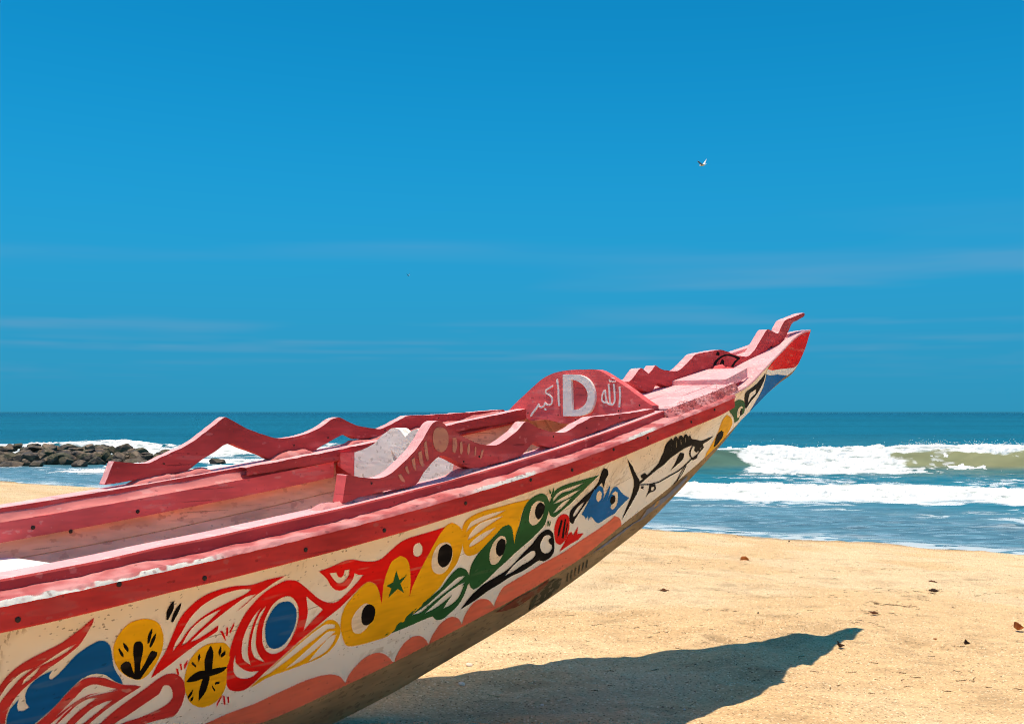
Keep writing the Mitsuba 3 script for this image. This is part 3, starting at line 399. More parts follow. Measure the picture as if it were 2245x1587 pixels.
('painted_red_fish','red',0,'red fish coiled round a blue eye',[[[-2116,283,-2121,292,-2127,301,-2135,318,-2145,345,-2162,404,-2174,452,-2183,501,-2190,548,-2193,583,-2194,633,-2193,660,-2190,683,-2183,709,-2172,736,-2163,752,-2153,765,-2137,778,-2109,791,-2094,794,-2087,792,-2071,786,-2054,777,-2039,764,-2007,732,-1971,694,-1941,662,-1921,643,-1902,627,-1883,613,-1866,603,-1850,596,-1837,595,-1831,597,-1826,601,-1803,631,-1790,656,-1772,702,-1800,714,-1820,730,-1816,715,-1814,704,-1815,681,-1819,667,-1824,659,-1832,655,-1842,654,-1853,658,-1865,665,-1872,670,-1879,677,-1893,691,-1906,707,-1927,737,-1938,750,-1980,794,-1935,802,-1896,813,-1882,813,-1867,810,-1851,804,-1842,799,-1812,782,-1782,769,-1755,760,-1735,758,-1725,760,-1719,764,-1679,814,-1663,825,-1650,829,-1632,831,-1520,827,-1468,828,-1477,779,-1479,752,-1479,619,-1477,564,-1472,512,-1458,451,-1484,517,-1505,566,-1537,628,-1557,664,-1570,684,-1578,694,-1593,712,-1602,720,-1611,727,-1634,743,-1653,735,-1659,730,-1663,724,-1664,714,-1662,688,-1656,650,-1650,625,-1643,599,-1626,553,-1597,476,-1624,525,-1644,560,-1660,584,-1677,608,-1686,618,-1694,627,-1712,642,-1721,648,-1728,651,-1734,652,-1740,651,-1750,645,-1759,635,-1794,574,-1806,555,-1848,516,-1919,435,-1960,376,-2001,316,-2022,279,-2038,255,-2048,249,-2059,248,-2072,252,-2087,259,-2103,270,-2109,276],[-1906,735,-1893,720,-1881,707,-1875,702,-1869,699,-1864,697,-1859,696,-1854,697,-1847,702,-1845,706,-1842,716,-1841,729,-1843,735,-1852,759,-1872,763,-1867,738,-1868,733,-1871,727,-1880,732,-1887,737,-1905,764,-1933,770],[-1542,757,-1567,784,-1584,783,-1587,780,-1587,775,-1587,769,-1582,754,-1572,733,-1563,720,-1558,714,-1547,705,-1535,698,-1531,697,-1524,700,-1521,707,-1521,712,-1525,725,-1532,741,-1536,749],[-2053,706,-2064,711,-2076,710,-2083,709,-2094,702,-2101,691,-2105,676,-2107,658,-2107,635,-2105,610,-2098,573,-2091,548,-2078,510,-2067,485,-2062,476,-2051,455,-2038,438,-2032,430,-2019,418,-2007,409,-2001,407,-1989,405,-1980,407,-1975,409,-1967,417,-1961,429,-1958,445,-1956,464,-1957,496,-1959,518,-1966,553,-1972,577,-1985,611,-1995,634,-2007,655,-2022,675,-2036,692,-2047,702],[-2151,667,-2156,647,-2159,612,-2159,587,-2157,563,-2153,538,-2148,516,-2142,494,-2135,473,-2128,455,-2120,437,-2114,429,-2107,419,-2073,383,-2092,420,-2105,448,-2115,477,-2127,522,-2135,557,-2142,608,-2144,631,-2144,666,-2142,690],[-2137,657,-2137,646,-2136,621,-2133,593,-2128,563,-2118,518,-2111,496,-2102,473,-2092,453,-2081,433,-2075,423,-2068,415,-2059,406,-2049,397,-2020,374,-2053,417,-2068,441,-2081,466,-2087,478,-2097,503,-2105,530,-2113,556,-2119,585,-2124,613,-2126,634,-2124,666,-2127,691,-2133,673],[-2145,421,-2138,398,-2130,376,-2121,360,-2116,352,-2105,338,-2099,332,-2085,321,-2072,314,-2066,312,-2053,310,-2042,313,-2038,316,-2027,335,-2047,340,-2062,346,-2075,355,-2089,366,-2113,391,-2129,411,-2136,420,-2141,430,-2155,467,-2150,439],[-1955,617,-1945,594,-1941,581,-1934,554,-1922,489,-1899,541,-1881,577,-1955,650,-1984,681,-1970,650]]]),
('painted_pupil','blue',0,'large blue oval eye',[[[-2040,675,-2031,667,-2019,654,-2013,645,-2001,628,-1992,609,-1984,589,-1975,556,-1970,532,-1968,511,-1968,482,-1972,459,-1976,447,-1983,439,-1992,435,-1998,434,-2008,436,-2019,442,-2031,452,-2042,467,-2053,484,-2062,503,-2071,523,-2082,553,-2089,574,-2093,594,-2095,616,-2095,637,-2093,655,-2089,670,-2082,681,-2077,683,-2065,684,-2053,681,-2045,678]]]),
('painted_fin','yellow',0,'yellow striped fin',[[[-2037,250,-2031,255,-2023,266,-2010,289,-1984,297,-1977,300,-1959,315,-1930,342,-1883,389,-1841,425,-1818,445,-1812,448,-1806,448,-1779,439,-1788,461,-1805,471,-1827,481,-1835,483,-1843,482,-1851,478,-1873,461,-1901,432,-1928,398,-1967,346,-2007,295,-1962,362,-1916,427,-1878,472,-1841,503,-1834,505,-1829,504,-1818,499,-1811,495,-1805,491,-1791,478,-1783,470,-1770,453,-1758,436,-1753,427,-1745,409,-1739,392,-1735,367,-1735,339,-1738,323,-1747,304,-1756,295,-1778,286,-1796,284,-1814,283,-1855,283,-1952,281,-1978,277,-1988,274,-2013,258,-2022,254],[-1806,433,-1811,432,-1846,388,-1889,330,-1920,293,-1875,306,-1863,311,-1854,318,-1837,334,-1815,358,-1768,418,-1799,432],[-1786,392,-1793,381,-1806,354,-1828,289,-1787,298,-1769,306,-1759,316,-1754,330,-1750,355,-1752,373,-1757,397,-1777,398]]]),
('painted_yellow_fish','yellow',0,'two headed yellow fish with a green star',[[[-1782,534,-1783,545,-1781,565,-1769,601,-1757,630,-1744,645,-1733,650,-1727,649,-1720,645,-1711,640,-1693,624,-1685,616,-1676,606,-1659,582,-1643,557,-1624,524,-1597,476,-1626,553,-1643,599,-1650,625,-1656,650,-1662,688,-1664,714,-1663,724,-1659,730,-1653,735,-1634,743,-1611,727,-1602,720,-1593,712,-1578,694,-1570,684,-1557,664,-1537,628,-1505,566,-1484,517,-1458,451,-1472,512,-1475,545,-1479,600,-1479,752,-1476,793,-1471,819,-1468,828,-1460,837,-1454,839,-1447,840,-1439,839,-1429,834,-1406,818,-1383,800,-1374,791,-1358,773,-1336,742,-1315,706,-1304,680,-1286,631,-1276,591,-1270,557,-1271,540,-1276,518,-1290,483,-1293,440,-1299,421,-1360,337,-1409,286,-1458,234,-1464,232,-1484,233,-1566,248,-1590,254,-1616,262,-1639,270,-1654,278,-1669,289,-1676,297,-1685,308,-1694,322,-1726,377,-1740,402,-1751,425,-1761,450,-1773,485,-1779,510]]]),
('painted_eye','cream',1,None,[[[-1674,515,-1652,497,-1637,482,-1630,473,-1624,465,-1619,456,-1615,446,-1608,426,-1605,408,-1606,389,-1611,360,-1615,349,-1622,342,-1631,339,-1643,341,-1655,349,-1668,360,-1674,367,-1680,375,-1691,394,-1701,413,-1709,432,-1716,451,-1718,459,-1719,477,-1718,486,-1715,501,-1708,514,-1703,520,-1692,525,-1687,524]]]),
('painted_pupil','black',2,None,[[[-1641,489,-1634,482,-1629,474,-1623,466,-1614,447,-1604,420,-1600,402,-1599,394,-1601,385,-1607,379,-1613,376,-1621,376,-1630,381,-1635,385,-1646,396,-1656,409,-1660,417,-1673,443,-1682,470,-1686,494,-1685,502,-1679,511,-1674,513,-1668,510,-1655,502]]]),
('painted_eye','cream',1,None,[[[-1403,724,-1395,718,-1386,711,-1378,702,-1361,680,-1346,656,-1333,633,-1323,609,-1317,587,-1313,562,-1313,542,-1315,536,-1323,527,-1335,524,-1342,526,-1359,534,-1376,546,-1385,554,-1394,563,-1410,583,-1417,593,-1430,616,-1441,639,-1449,661,-1455,682,-1458,700,-1457,721,-1452,730,-1449,733,-1439,735,-1427,733,-1412,728]]]),
('painted_pupil','black',2,None,[[[-1376,696,-1368,688,-1361,679,-1349,659,-1334,629,-1324,595,-1324,580,-1329,570,-1337,566,-1346,567,-1352,569,-1365,578,-1371,584,-1379,592,-1394,610,-1400,619,-1411,638,-1424,668,-1433,696,-1433,710,-1430,714,-1425,717,-1409,720,-1385,703]]]),
('painted_star','green',1,'small green star',[[[-1543,604,-1554,567,-1505,497,-1554,539,-1580,505,-1590,558,-1624,585,-1598,593,-1614,659,-1571,594]]]),
('painted_leaf','green',0,'green veined leaf',[[[-1281,424,-1274,461,-1267,483,-1260,496,-1249,510,-1243,513,-1237,513,-1229,510,-1220,506,-1210,499,-1190,484,-1171,466,-1153,444,-1128,411,-1113,389,-1108,379,-1104,363,-1103,340,-1094,300,-1089,273,-1089,236,-1097,207,-1112,189,-1138,167,-1153,163,-1160,164,-1169,167,-1187,177,-1196,183,-1204,191,-1236,228,-1290,235,-1351,236,-1484,244,-1436,292,-1387,340,-1287,412],[-1208,443,-1215,441,-1266,391,-1315,341,-1342,327,-1380,310,-1341,300,-1333,301,-1323,306,-1280,344,-1185,404,-1169,417,-1163,432,-1200,443],[-1170,382,-1214,364,-1233,351,-1305,278,-1261,280,-1239,286,-1209,303,-1180,326,-1187,286,-1190,248,-1163,248,-1144,251,-1126,265,-1120,282,-1124,315,-1134,365,-1150,359,-1134,381,-1155,383]]]),
('painted_green_fish','green',0,'two headed green fish',[[[-1109,368,-1129,407,-1146,446,-1157,479,-1162,506,-1162,528,-1157,561,-1151,578,-1139,602,-1108,645,-1094,681,-1090,687,-1077,689,-1055,687,-1020,657,-1012,648,-1003,637,-923,513,-940,551,-951,579,-966,644,-1006,758,-1010,776,-1010,791,-1007,803,-994,816,-974,824,-957,826,-938,824,-930,821,-910,811,-890,796,-872,779,-847,751,-819,723,-808,708,-781,638,-761,583,-757,563,-761,546,-779,517,-801,490,-876,432,-902,398,-942,364,-975,319,-1007,290,-1018,285,-1041,285,-1067,310,-1084,330,-1093,342]]]),
('painted_eye','cream',1,None,[[[-1055,620,-1031,605,-1012,581,-1000,563,-995,551,-980,507,-970,468,-967,446,-967,437,-970,424,-978,416,-983,414,-996,419,-1016,430,-1045,467,-1058,489,-1078,529,-1087,555,-1092,581,-1092,603,-1086,616,-1076,624,-1070,625,-1063,624]]]),
('painted_pupil','black',2,None,[[[-1022,584,-1015,577,-1002,559,-991,537,-977,505,-970,476,-974,469,-985,464,-1008,484,-1024,500,-1037,520,-1053,550,-1063,577,-1065,591,-1060,598,-1050,603,-1030,590]]]),
('painted_eye','cream',1,None,[[[-879,752,-850,715,-844,706,-833,681,-821,644,-822,614,-827,601,-832,599,-857,598,-896,631,-905,641,-913,651,-933,687,-948,723,-958,756,-956,767,-951,775,-945,779,-936,779,-924,776,-906,767]]]),
('painted_pupil','black',2,None,[[[-859,726,-847,711,-839,695,-830,670,-827,646,-831,637,-840,629,-866,652,-883,669,-899,692,-913,717,-920,734,-921,753,-918,759,-904,762,-877,742]]]),
('painted_fin','yellow',0,'yellow fin with cream stripes',[[[-1353,768,-1361,790,-1363,800,-1363,817,-1361,823,-1351,833,-1338,840,-1309,846,-1270,847,-1201,838,-1101,829,-1003,814,-1011,771,-1009,756,-995,713,-971,646,-953,580,-923,513,-972,588,-1007,637,-1023,656,-1056,686,-1082,686,-1093,679,-1155,574,-1166,565,-1184,563,-1206,568,-1216,573,-1226,578,-1236,586,-1255,604,-1263,614,-1280,638,-1324,714,-1346,753],[-1308,768,-1294,775,-1250,782,-1185,785,-1131,799,-1214,812,-1268,814,-1300,811,-1319,807,-1325,803,-1328,799,-1328,792,-1324,747],[-1290,718,-1284,689,-1237,711,-1199,736,-1125,764,-1197,774,-1226,776,-1250,776,-1260,774,-1269,770,-1276,763,-1285,744,-1290,725],[-1200,642,-1184,650,-1161,667,-1133,705,-1192,700,-1221,691,-1236,683,-1246,674,-1254,657,-1252,647,-1245,632,-1219,636]]]),
('painted_leaf','green',0,'green leaf below the rail',[[[-834,778,-834,797,-832,805,-828,810,-819,815,-795,818,-749,817,-662,804,-498,780,-546,737,-629,642,-699,588,-706,588,-714,591,-724,596,-735,603,-755,620,-765,631,-787,658,-805,683,-812,698,-832,759],[-808,741,-798,723,-782,748,-774,756,-763,761,-750,762,-698,754,-682,753,-648,759,-604,772,-689,781,-766,786,-794,784,-806,774,-812,753],[-691,696,-666,700,-652,705,-602,728,-662,732,-723,729,-749,725,-787,704,-730,695],[-690,634,-669,651,-648,690,-691,689,-708,683,-720,672,-729,660,-739,625,-711,625]]]),
('painted_tick','green',0,None,[[[-856,791,-864,796,-869,800,-894,837,-865,809]]]),
('painted_tick','green',0,None,[[[-836,795,-833,781,-836,765,-847,777,-852,805,-868,839,-848,813]]]),
('painted_tick','green',0,None,[[[-714,533,-725,538,-740,566,-748,583,-734,573]]]),
('painted_tick','green',0,None,[[[-700,522,-712,536,-726,573,-708,550]]]),
('painted_spear','black',0,'black swordfish head with a long bill',[[[-1033,243,-1026,254,-1008,273,-986,287,-975,291,-879,309,-861,317,-839,334,-827,350,-803,397,-766,442,-758,484,-755,492,-746,502,-732,509,-725,510,-711,508,-693,501,-684,495,-661,476,-636,452,-613,423,-572,361,-530,289,-517,259,-515,248,-517,231,-525,221,-540,217,-569,223,-578,228,-611,251,-619,255,-637,254,-662,244,-708,235,-734,235,-793,241,-852,224,-919,212,-983,184,-1054,167,-1044,212],[-702,455,-701,428,-693,399,-678,375,-655,346,-643,331,-631,319,-620,309,-596,292,-577,283,-570,282,-560,287,-555,297,-556,303,-563,319,-573,336,-580,343,-611,369,-624,385,-639,406,-625,417,-641,434,-654,445,-682,458,-697,461],[-759,375,-806,348,-821,337,-833,319,-850,273,-797,274,-752,291,-708,295,-688,303,-681,313,-680,320,-683,328,-688,338,-706,365,-734,380,-739,382]]]),
('painted_disc','red',0,'red oval with black bars',[[[-600,558,-579,541,-569,530,-549,504,-532,478,-513,446,-495,413,-477,364,-469,319,-475,306,-491,296,-522,318,-534,328,-545,338,-557,352,-584,388,-607,423,-629,459,-648,494,-655,510,-664,539,-668,563,-666,571,-657,578,-649,579,-631,575,-622,572]]]),
('painted_dash','black',1,None,[[[-566,411,-564,385,-603,462,-630,539,-608,521]]]),
('painted_dash','black',1,None,[[[-582,518,-495,342,-521,363,-601,534,-589,525]]]),
('painted_dash','black',1,None,[[[-491,365,-501,375,-507,382,-553,484,-536,463]]]),
('painted_splash','red',0,None,[[[-472,355,-455,372,-414,324,-413,385,-375,312,-308,280,-327,245,-390,245,-462,231,-460,288]]]),
('painted_hook','black',0,'black fish hook',[[[-491,824,-445,799,-420,769,-405,747,-402,738,-403,717,-401,708,-387,678,-364,633,-425,701,-448,673,-459,603,-481,531,-490,475,-480,436,-517,466,-526,475,-544,498,-560,524,-572,546,-581,566,-583,583,-576,596,-557,612,-532,641,-517,653,-491,666,-473,688,-466,709,-465,721,-468,735,-487,784,-492,803],[-536,574,-539,556,-538,538,-532,524,-519,503,-505,511,-501,523,-493,568,-496,602,-527,587]]]),
('painted_blue_fish','blue_light',0,'blue fish with bared teeth',[[[-465,643,-468,665,-462,677,-436,685,-392,654,-381,645,-359,620,-329,579,-316,553,-303,521,-316,638,-275,563,-250,496,-260,547,-262,588,-259,593,-254,594,-223,584,-145,509,-85,452,-51,421,23,357,-42,319,-49,309,-54,287,-59,283,-71,284,-137,297,-173,293,-195,295,-213,305,-246,333,-257,343,-300,388,-337,420,-334,388,-368,440,-374,417,-392,439,-407,455,-424,470,-448,488,-449,556]]]),
('painted_eye','cream',1,None,[[[-364,603,-341,567,-333,546,-333,540,-347,531,-380,562,-387,570,-400,592,-414,621,-413,630,-406,639,-381,619]]]),
('painted_eye','cream',1,None,[[[-144,467,-126,435,-109,398,-100,369,-105,359,-121,354,-151,383,-158,390,-167,404,-172,421,-153,432,-152,438,-165,464,-191,505,-241,537,-223,553,-183,524]]]),
('painted_pupil','black',2,None,[[[-186,494,-170,472,-156,447,-152,438,-152,432,-168,424,-190,443,-203,457,-222,488,-229,506,-229,510,-216,518,-198,505]]]),
('painted_sailfish','black',0,'black sailfish with a spread dorsal fin',[[[97,512,141,555,152,576,138,620,129,679,103,735,97,755,100,781,124,803,165,765,153,792,157,798,180,794,220,753,213,774,212,785,223,783,244,775,286,733,275,768,282,769,297,765,345,719,362,726,404,676,419,663,435,651,516,601,596,545,653,508,704,484,770,460,877,410,826,395,736,415,818,313,799,294,785,264,784,246,806,196,798,191,740,220,695,273,631,341,590,386,556,429,522,485,512,515,507,550,440,570,408,574,375,572,300,556,268,539,240,508,179,496,78,455,66,452,53,455,28,482],[551,466,574,431,619,371,650,336,696,287,763,282,765,286,756,308,734,346,719,327,620,422,578,494,533,522],[766,328,751,370,748,378,738,355],[157,755,233,626,223,649],[268,660,207,750,210,739,273,643],[321,646,316,660,261,736,261,733,270,717],[358,663,310,731,312,722,360,652]]]),
('painted_tail','black',0,None,[[[1,527,40,479,65,440,81,405,92,373,101,328,108,244,111,97,73,227,39,359,11,431,-11,478,-47,534,-96,598,-290,815,-179,717]]]),
('painted_belly_line','black',0,None,[[[48,456,195,363,334,294,445,280,561,251,625,259,679,290,712,256,657,225,589,219,468,254,354,271,207,344,58,440]]]),
('painted_belly_line','black',0,None,[[[652,231,661,144,687,38,672,2,644,2,670,57,644,162,634,249]]]),
('painted_belly_line','black',0,None,[[[680,207,709,85,701,2,685,2,692,104,662,224]]]),
('painted_gill','black',0,None,[[[488,443,502,411,500,401,487,388,411,352,414,414,387,502,381,536,383,540,390,540,411,529,459,491]]]),
('painted_small_fin','black',0,None,[[[339,237,354,215,363,199,363,191,349,188,331,192,294,211,289,212,284,197,284,168,260,242,213,343,294,298],[332,208,335,209,326,230,304,266,264,287,302,223]]]),
('painted_small_fin','black',0,None,[[[91,503,89,481,84,480,75,485,27,519,-1,557,34,560]]]),
('painted_small_fin','black',0,None,[[[155,343,112,376,100,408,137,380]]]),
('painted_disc','yellow',0,'yellow lens on the stem',[[[1044,507,1124,396,1192,284,1214,240,1230,198,1247,126,1249,51,1241,2,999,2,995,40,982,68,974,93,964,240,943,362,928,419,857,589,847,620,850,652,868,680,1004,553]]]),
('painted_pupil','black',1,None,[[[1129,176,1151,119,1148,80,1125,47,1073,64,1029,159,981,269,944,358,935,386,948,397,988,387,1083,269]]]),
('painted_ring','green',0,'green oval on the stem',[[[864,834,886,839,918,830,989,786,1089,694,1162,612,1239,508,1330,360,1386,232,1400,177,1393,171,1332,204,1353,128,1327,140,1277,175,1190,329,1104,457,991,597,861,729,848,809]]]),
('painted_eye','cream',1,None,[[[1143,482,1119,535,1114,576,1139,561,1190,518,1288,390,1202,473,1242,378,1306,261,1313,243,1304,235,1275,248,1167,441]]]),
('painted_pupil','black',1,None,[[[1361,200,1314,250,1224,421,1205,455,1303,341]]]),
('painted_bow_eye','black',0,'black slanted eye on the stem',[[[1056,778,1022,829,1011,861,1043,867,1191,787,1281,755,1366,765,1417,810,1492,651,1511,580,1515,488,1504,401,1480,362,1428,338,1395,251,1297,413,1173,610],[1371,452,1439,439,1447,446,1430,494,1382,584,1260,652,1229,664,1224,654,1258,585,1374,362,1367,420]]]),
('painted_blue_band','blue_light',0,'blue band under the white one',[[[1539,588,1476,741,1831,333,2040,3,1927,3,1774,3,1717,3,1545,3,1591,200,1598,383]]]),
('painted_white_band','white',0,None,[[[1476,741,1440,800,1398,893,1600,690,1777,514,1900,362,2017,215,2110,120,2202,3,2040,3,1940,180,1831,341,1650,545]]]),
('painted_red_tip','red',0,'red bow tip',[[[1398,893,1470,930,1580,962,1700,984,1900,999,2359,999,2359,3,2202,3,2110,120,2017,215,1900,362,1777,514,1600,690]]]),
('painted_waterline','greyblue',0,'grey blue waterline streak',[[[318,-351,378,-403,389,-398,398,-369,422,-193,428,-189,465,-227,512,-199,537,-203,566,-228,603,-284,626,-300,737,-271,831,-206,843,-383,846,-488,824,-605,788,-662,721,-663,573,-551,474,-469,426,-519,413,-519,399,-505,348,-420,321,-396,225,-427,108,-395,52,-344,-63,-193,193,-305]]]),
('painted_ochre','ochre',0,None,[[[421,-182,429,-180,476,-232,510,-176,550,-220,550,-332,544,-390,534,-395,482,-364,423,-442,389,-398,405,-258]]]),
('painted_log_fish','brownred',0,None,[[[-583,-39,-498,-87,-474,-94,-440,-72,-401,-19,-394,-176,-393,-230,-396,-266,-408,-298,-445,-346,-525,-391,-568,-385,-592,-367,-621,-330,-656,-278,-743,-136,-621,-36]]]),
('painted_log_fish','olive',0,None,[[[-442,-578,-445,-512,-440,-391,-415,-253,-382,-172,-352,-165,-336,-189,-315,-233,-257,-378,-235,-572,-229,-642,-227,-693,-231,-741,-248,-818,-284,-900,-342,-959,-372,-831,-408,-900,-434,-663]]]),
('painted_dash','olive',0,None,[[[-216,-306,-163,-731,-176,-694,-223,-304]]]),
('painted_dash','olive',0,None,[[[-187,-304,-134,-738,-147,-699,-195,-301]]]),
('painted_dash','olive',0,None,[[[-157,-308,-104,-747,-117,-708,-166,-303]]]),
('painted_dash','olive',0,None,[[[-126,-318,-73,-760,-86,-720,-135,-312]]]),
('painted_dash','olive',0,None,[[[-94,-333,-42,-774,-55,-734,-103,-326]]]),
('painted_dash','olive',0,None,[[[-61,-353,-10,-790,-23,-750,-70,-344]]])]

# ---------------------------------------------------------------- the boat: t forward from the name plate, y to the near side, z up
TH, BX, BY = 0.75153, 0.32161, 4.85
sT, cT = math.sin(TH), math.cos(TH)
def W(t, y, z):
    t, y, z = np.broadcast_arrays(np.asarray(t, float), np.asarray(y, float), np.asarray(z, float))
    return np.stack([BX + t * sT + y * cT, BY + t * cT - y * sT, z], -1)
beam = P([-9, -6, -4.5, -3, -2, -1, 0, .55, 1.0, 1.5, 2.0, 2.36], [.70, .71, .715, .711, .696, .6295, .4962, .4331, .35, .225, .09, .02])
zcap = P([-9, -6, -4.5, -3, -2.5, -2, -1.5, -1, -.5, 0, .5, .8, 1.2], [.86, .80, .80, .8263, .8657, .9163, .9772, 1.0473, 1.1253, 1.2101, 1.3003, 1.3564, 1.4328])
ztop = P([-9, -6, -4.5, -3, -2.5, -2, -1.5, -1, -.5, 0, .4, .66, .934, 1.274, 1.708, 2.243, 2.36], [.8196, .7596, .7596, .7859, .8253, .8759, .9368, 1.0069, 1.085, 1.1698, 1.2416, 1.29, 1.345, 1.453, 1.58, 1.725, 1.742])
proud = P([-9, .5, .8, 2.4], [.045, .045, .02, .012])
ytop = lambda t: beam(t) + proud(t)
bcv = P([-9, -4, -2, -1, 0, 1, 1.8, 2.36], [.26, .25, .23, .19, .14, .07, .03, .016])
zch = P([-9, -4, -3, -2.4, -1.9, -1.591, -1.324, -1.024, -.774, -.532, -.337, -.183, .167, .589, .981, 1.5, 2.0, 2.14, 2.308, 2.36], [.16, .16, .165, .175, .2, .244, .287, .345, .395, .447, .495, .535, .660, .80, .945, 1.185, 1.42, 1.472, 1.622, 1.70])
zke = P([-9, -8, -2.4, -1.9, -1.448, -1.174, -.935, -.454, -.254, .058, .198, .53, .718, .912, 1.064, 1.243, 1.375, 1.521, 1.953, 2.14, 2.308, 2.36],
        [-.08, -.08, -.06, -.01, .06, .113, .172, .292, .350, .455, .508, .635, .729, .832, .915, 1.015, 1.095, 1.185, 1.385, 1.455, 1.61, 1.69])
CW, EO, H1, HR = .097, .0657, .0404, .0636
BOAT = 'fishing_boat'
tag(BOAT, 'long wooden fishing boat painted with fish and eyes, beached on the sand', 'boat')
def S(t, v, side=1, off=0.0):
    """hull skin: v 0..1 from chine to top of the plank, v 0..-1 from chine down the keel log"""
    t, v = np.broadcast_arrays(np.asarray(t, float), np.asarray(v, float))
    u, q = np.clip(v, 0, 1), np.clip(-v, 0, 1)
    y0, z0, yt, zt = bcv(t), zch(t), ytop(t), ztop(t)
    yk, zk = np.minimum(.03, y0 * .8), zke(t)
    y = y0 + (yt - y0) * u + (yk - y0) * q; z = z0 + (zt - z0) * u + (zk - z0) * q
    if np.any(off):
        dy, dz = np.where(v >= 0, yt - y0, y0 - yk), np.where(v >= 0, zt - z0, z0 - zk); L = np.hypot(dy, dz) + 1e-9
        y = y + off * dz / L; z = z - off * dy / L
    return W(t, side * y, z)
TG = np.round(np.arange(-9, 2.3601, 0.03), 4); TG[-1] = 2.36
def loft(ts, prof, side=1, closed=True, uv=None):
    """prof(t) -> list of (y, z) arrays over ts"""
    pr = [np.broadcast_arrays(np.asarray(y, float) + 0 * ts, np.asarray(z, float) + 0 * ts) for y, z in prof(ts)]
    V = np.stack([W(ts, side * y, z) for y, z in pr], 1)
    if closed: V = np.concatenate([V, V[:, :1]], 1)
    m = grid_mesh(V)
    if closed:
        n = V.shape[1]; caps = []
        for o in (0, (len(ts) - 1) * n):
            caps += [[o, o + k, o + k + 1] for k in range(1, n - 2)]
        m = trimesh.Trimesh(m.vertices, np.vstack([m.faces, caps]), process=False)
    return m
def plank(side):
    v = np.linspace(0, 1, 9)
    o = S(TG[:, None], v[None], side)
    i = o - np.array([cT, -sT, 0]) * side * (np.minimum(0.035, 0.6 * (bcv(TG)[:, None] * (1 - v) + ytop(TG)[:, None] * v)))[..., None]
    ring = np.concatenate([o, i[:, ::-1], o[:, :1]], 1)
    return grid_mesh(ring)
skins = {}
v9 = np.linspace(0, 1, 9)
for side, nm in ((1, 'near'), (-1, 'far')):
    skins[side] = put('side_plank', plank(side), 'cream_plank', BOAT, 'cream planked side covered with painted fish, eyes and leaves' if side > 0 else None,
                      uv=np.stack(np.meshgrid(TG, np.r_[v9, np.ones(9), 0.0], indexing='ij'), -1).reshape(-1, 2))
def log_mesh():
    v = np.linspace(0, -1, 5)
    a = S(TG[:, None], v[None], 1, -0.002); c = S(TG[:, None], v[None], -1, -0.002)
    ring = np.concatenate([a, c[:, ::-1], a[:, :1]], 1)
    return grid_mesh(ring)
LOG = put('keel_log', log_mesh(), 'log_wood', BOAT, 'weathered brown dugout keel in the shade under the hull')
put('transom', trimesh.Trimesh(np.vstack([S(-9, [0., 1.], 1), S(-9, [0., 1.], -1)]), [[0, 1, 3], [0, 3, 2]], process=False), 'red_paint', BOAT)
# inner walls, seen over the near rail
ti = np.arange(-9, 0.05, 0.05)
for side in (1, -1):
    f = lambda fr: (lambda t: None)
    def prof(t):
        y0, y1, z0, z1 = bcv(t), ytop(t), zch(t), ztop(t)
        return [(y0 + (y1 - y0) * u - 0.042, z0 + (z1 - z0) * u) for u in (0.05, 0.5, 0.78)]
    put('inner_wall', loft(ti, prof, side, closed=False), 'inner_wood', BOAT)
    def prof2(t):
        y0, y1, z0, z1 = bcv(t), ytop(t), zch(t), ztop(t); k = 0.785
        return [(y0 + (y1 - y0) * k - 0.046, z0 + (z1 - z0) * k), (y1 - 0.10, z1 - 0.012), (y1 - 0.075, z1 - 0.012), (y0 + (y1 - y0) * k - 0.02, z0 + (z1 - z0) * k)]
    put('inner_plank', loft(ti, prof2, side), 'inner_wood', BOAT)
put('inner_floor', loft(ti, lambda t: [(-bcv(t), zch(t) + 0.02), (bcv(t), zch(t) + 0.02)], 1, closed=False), 'log_wood', BOAT)

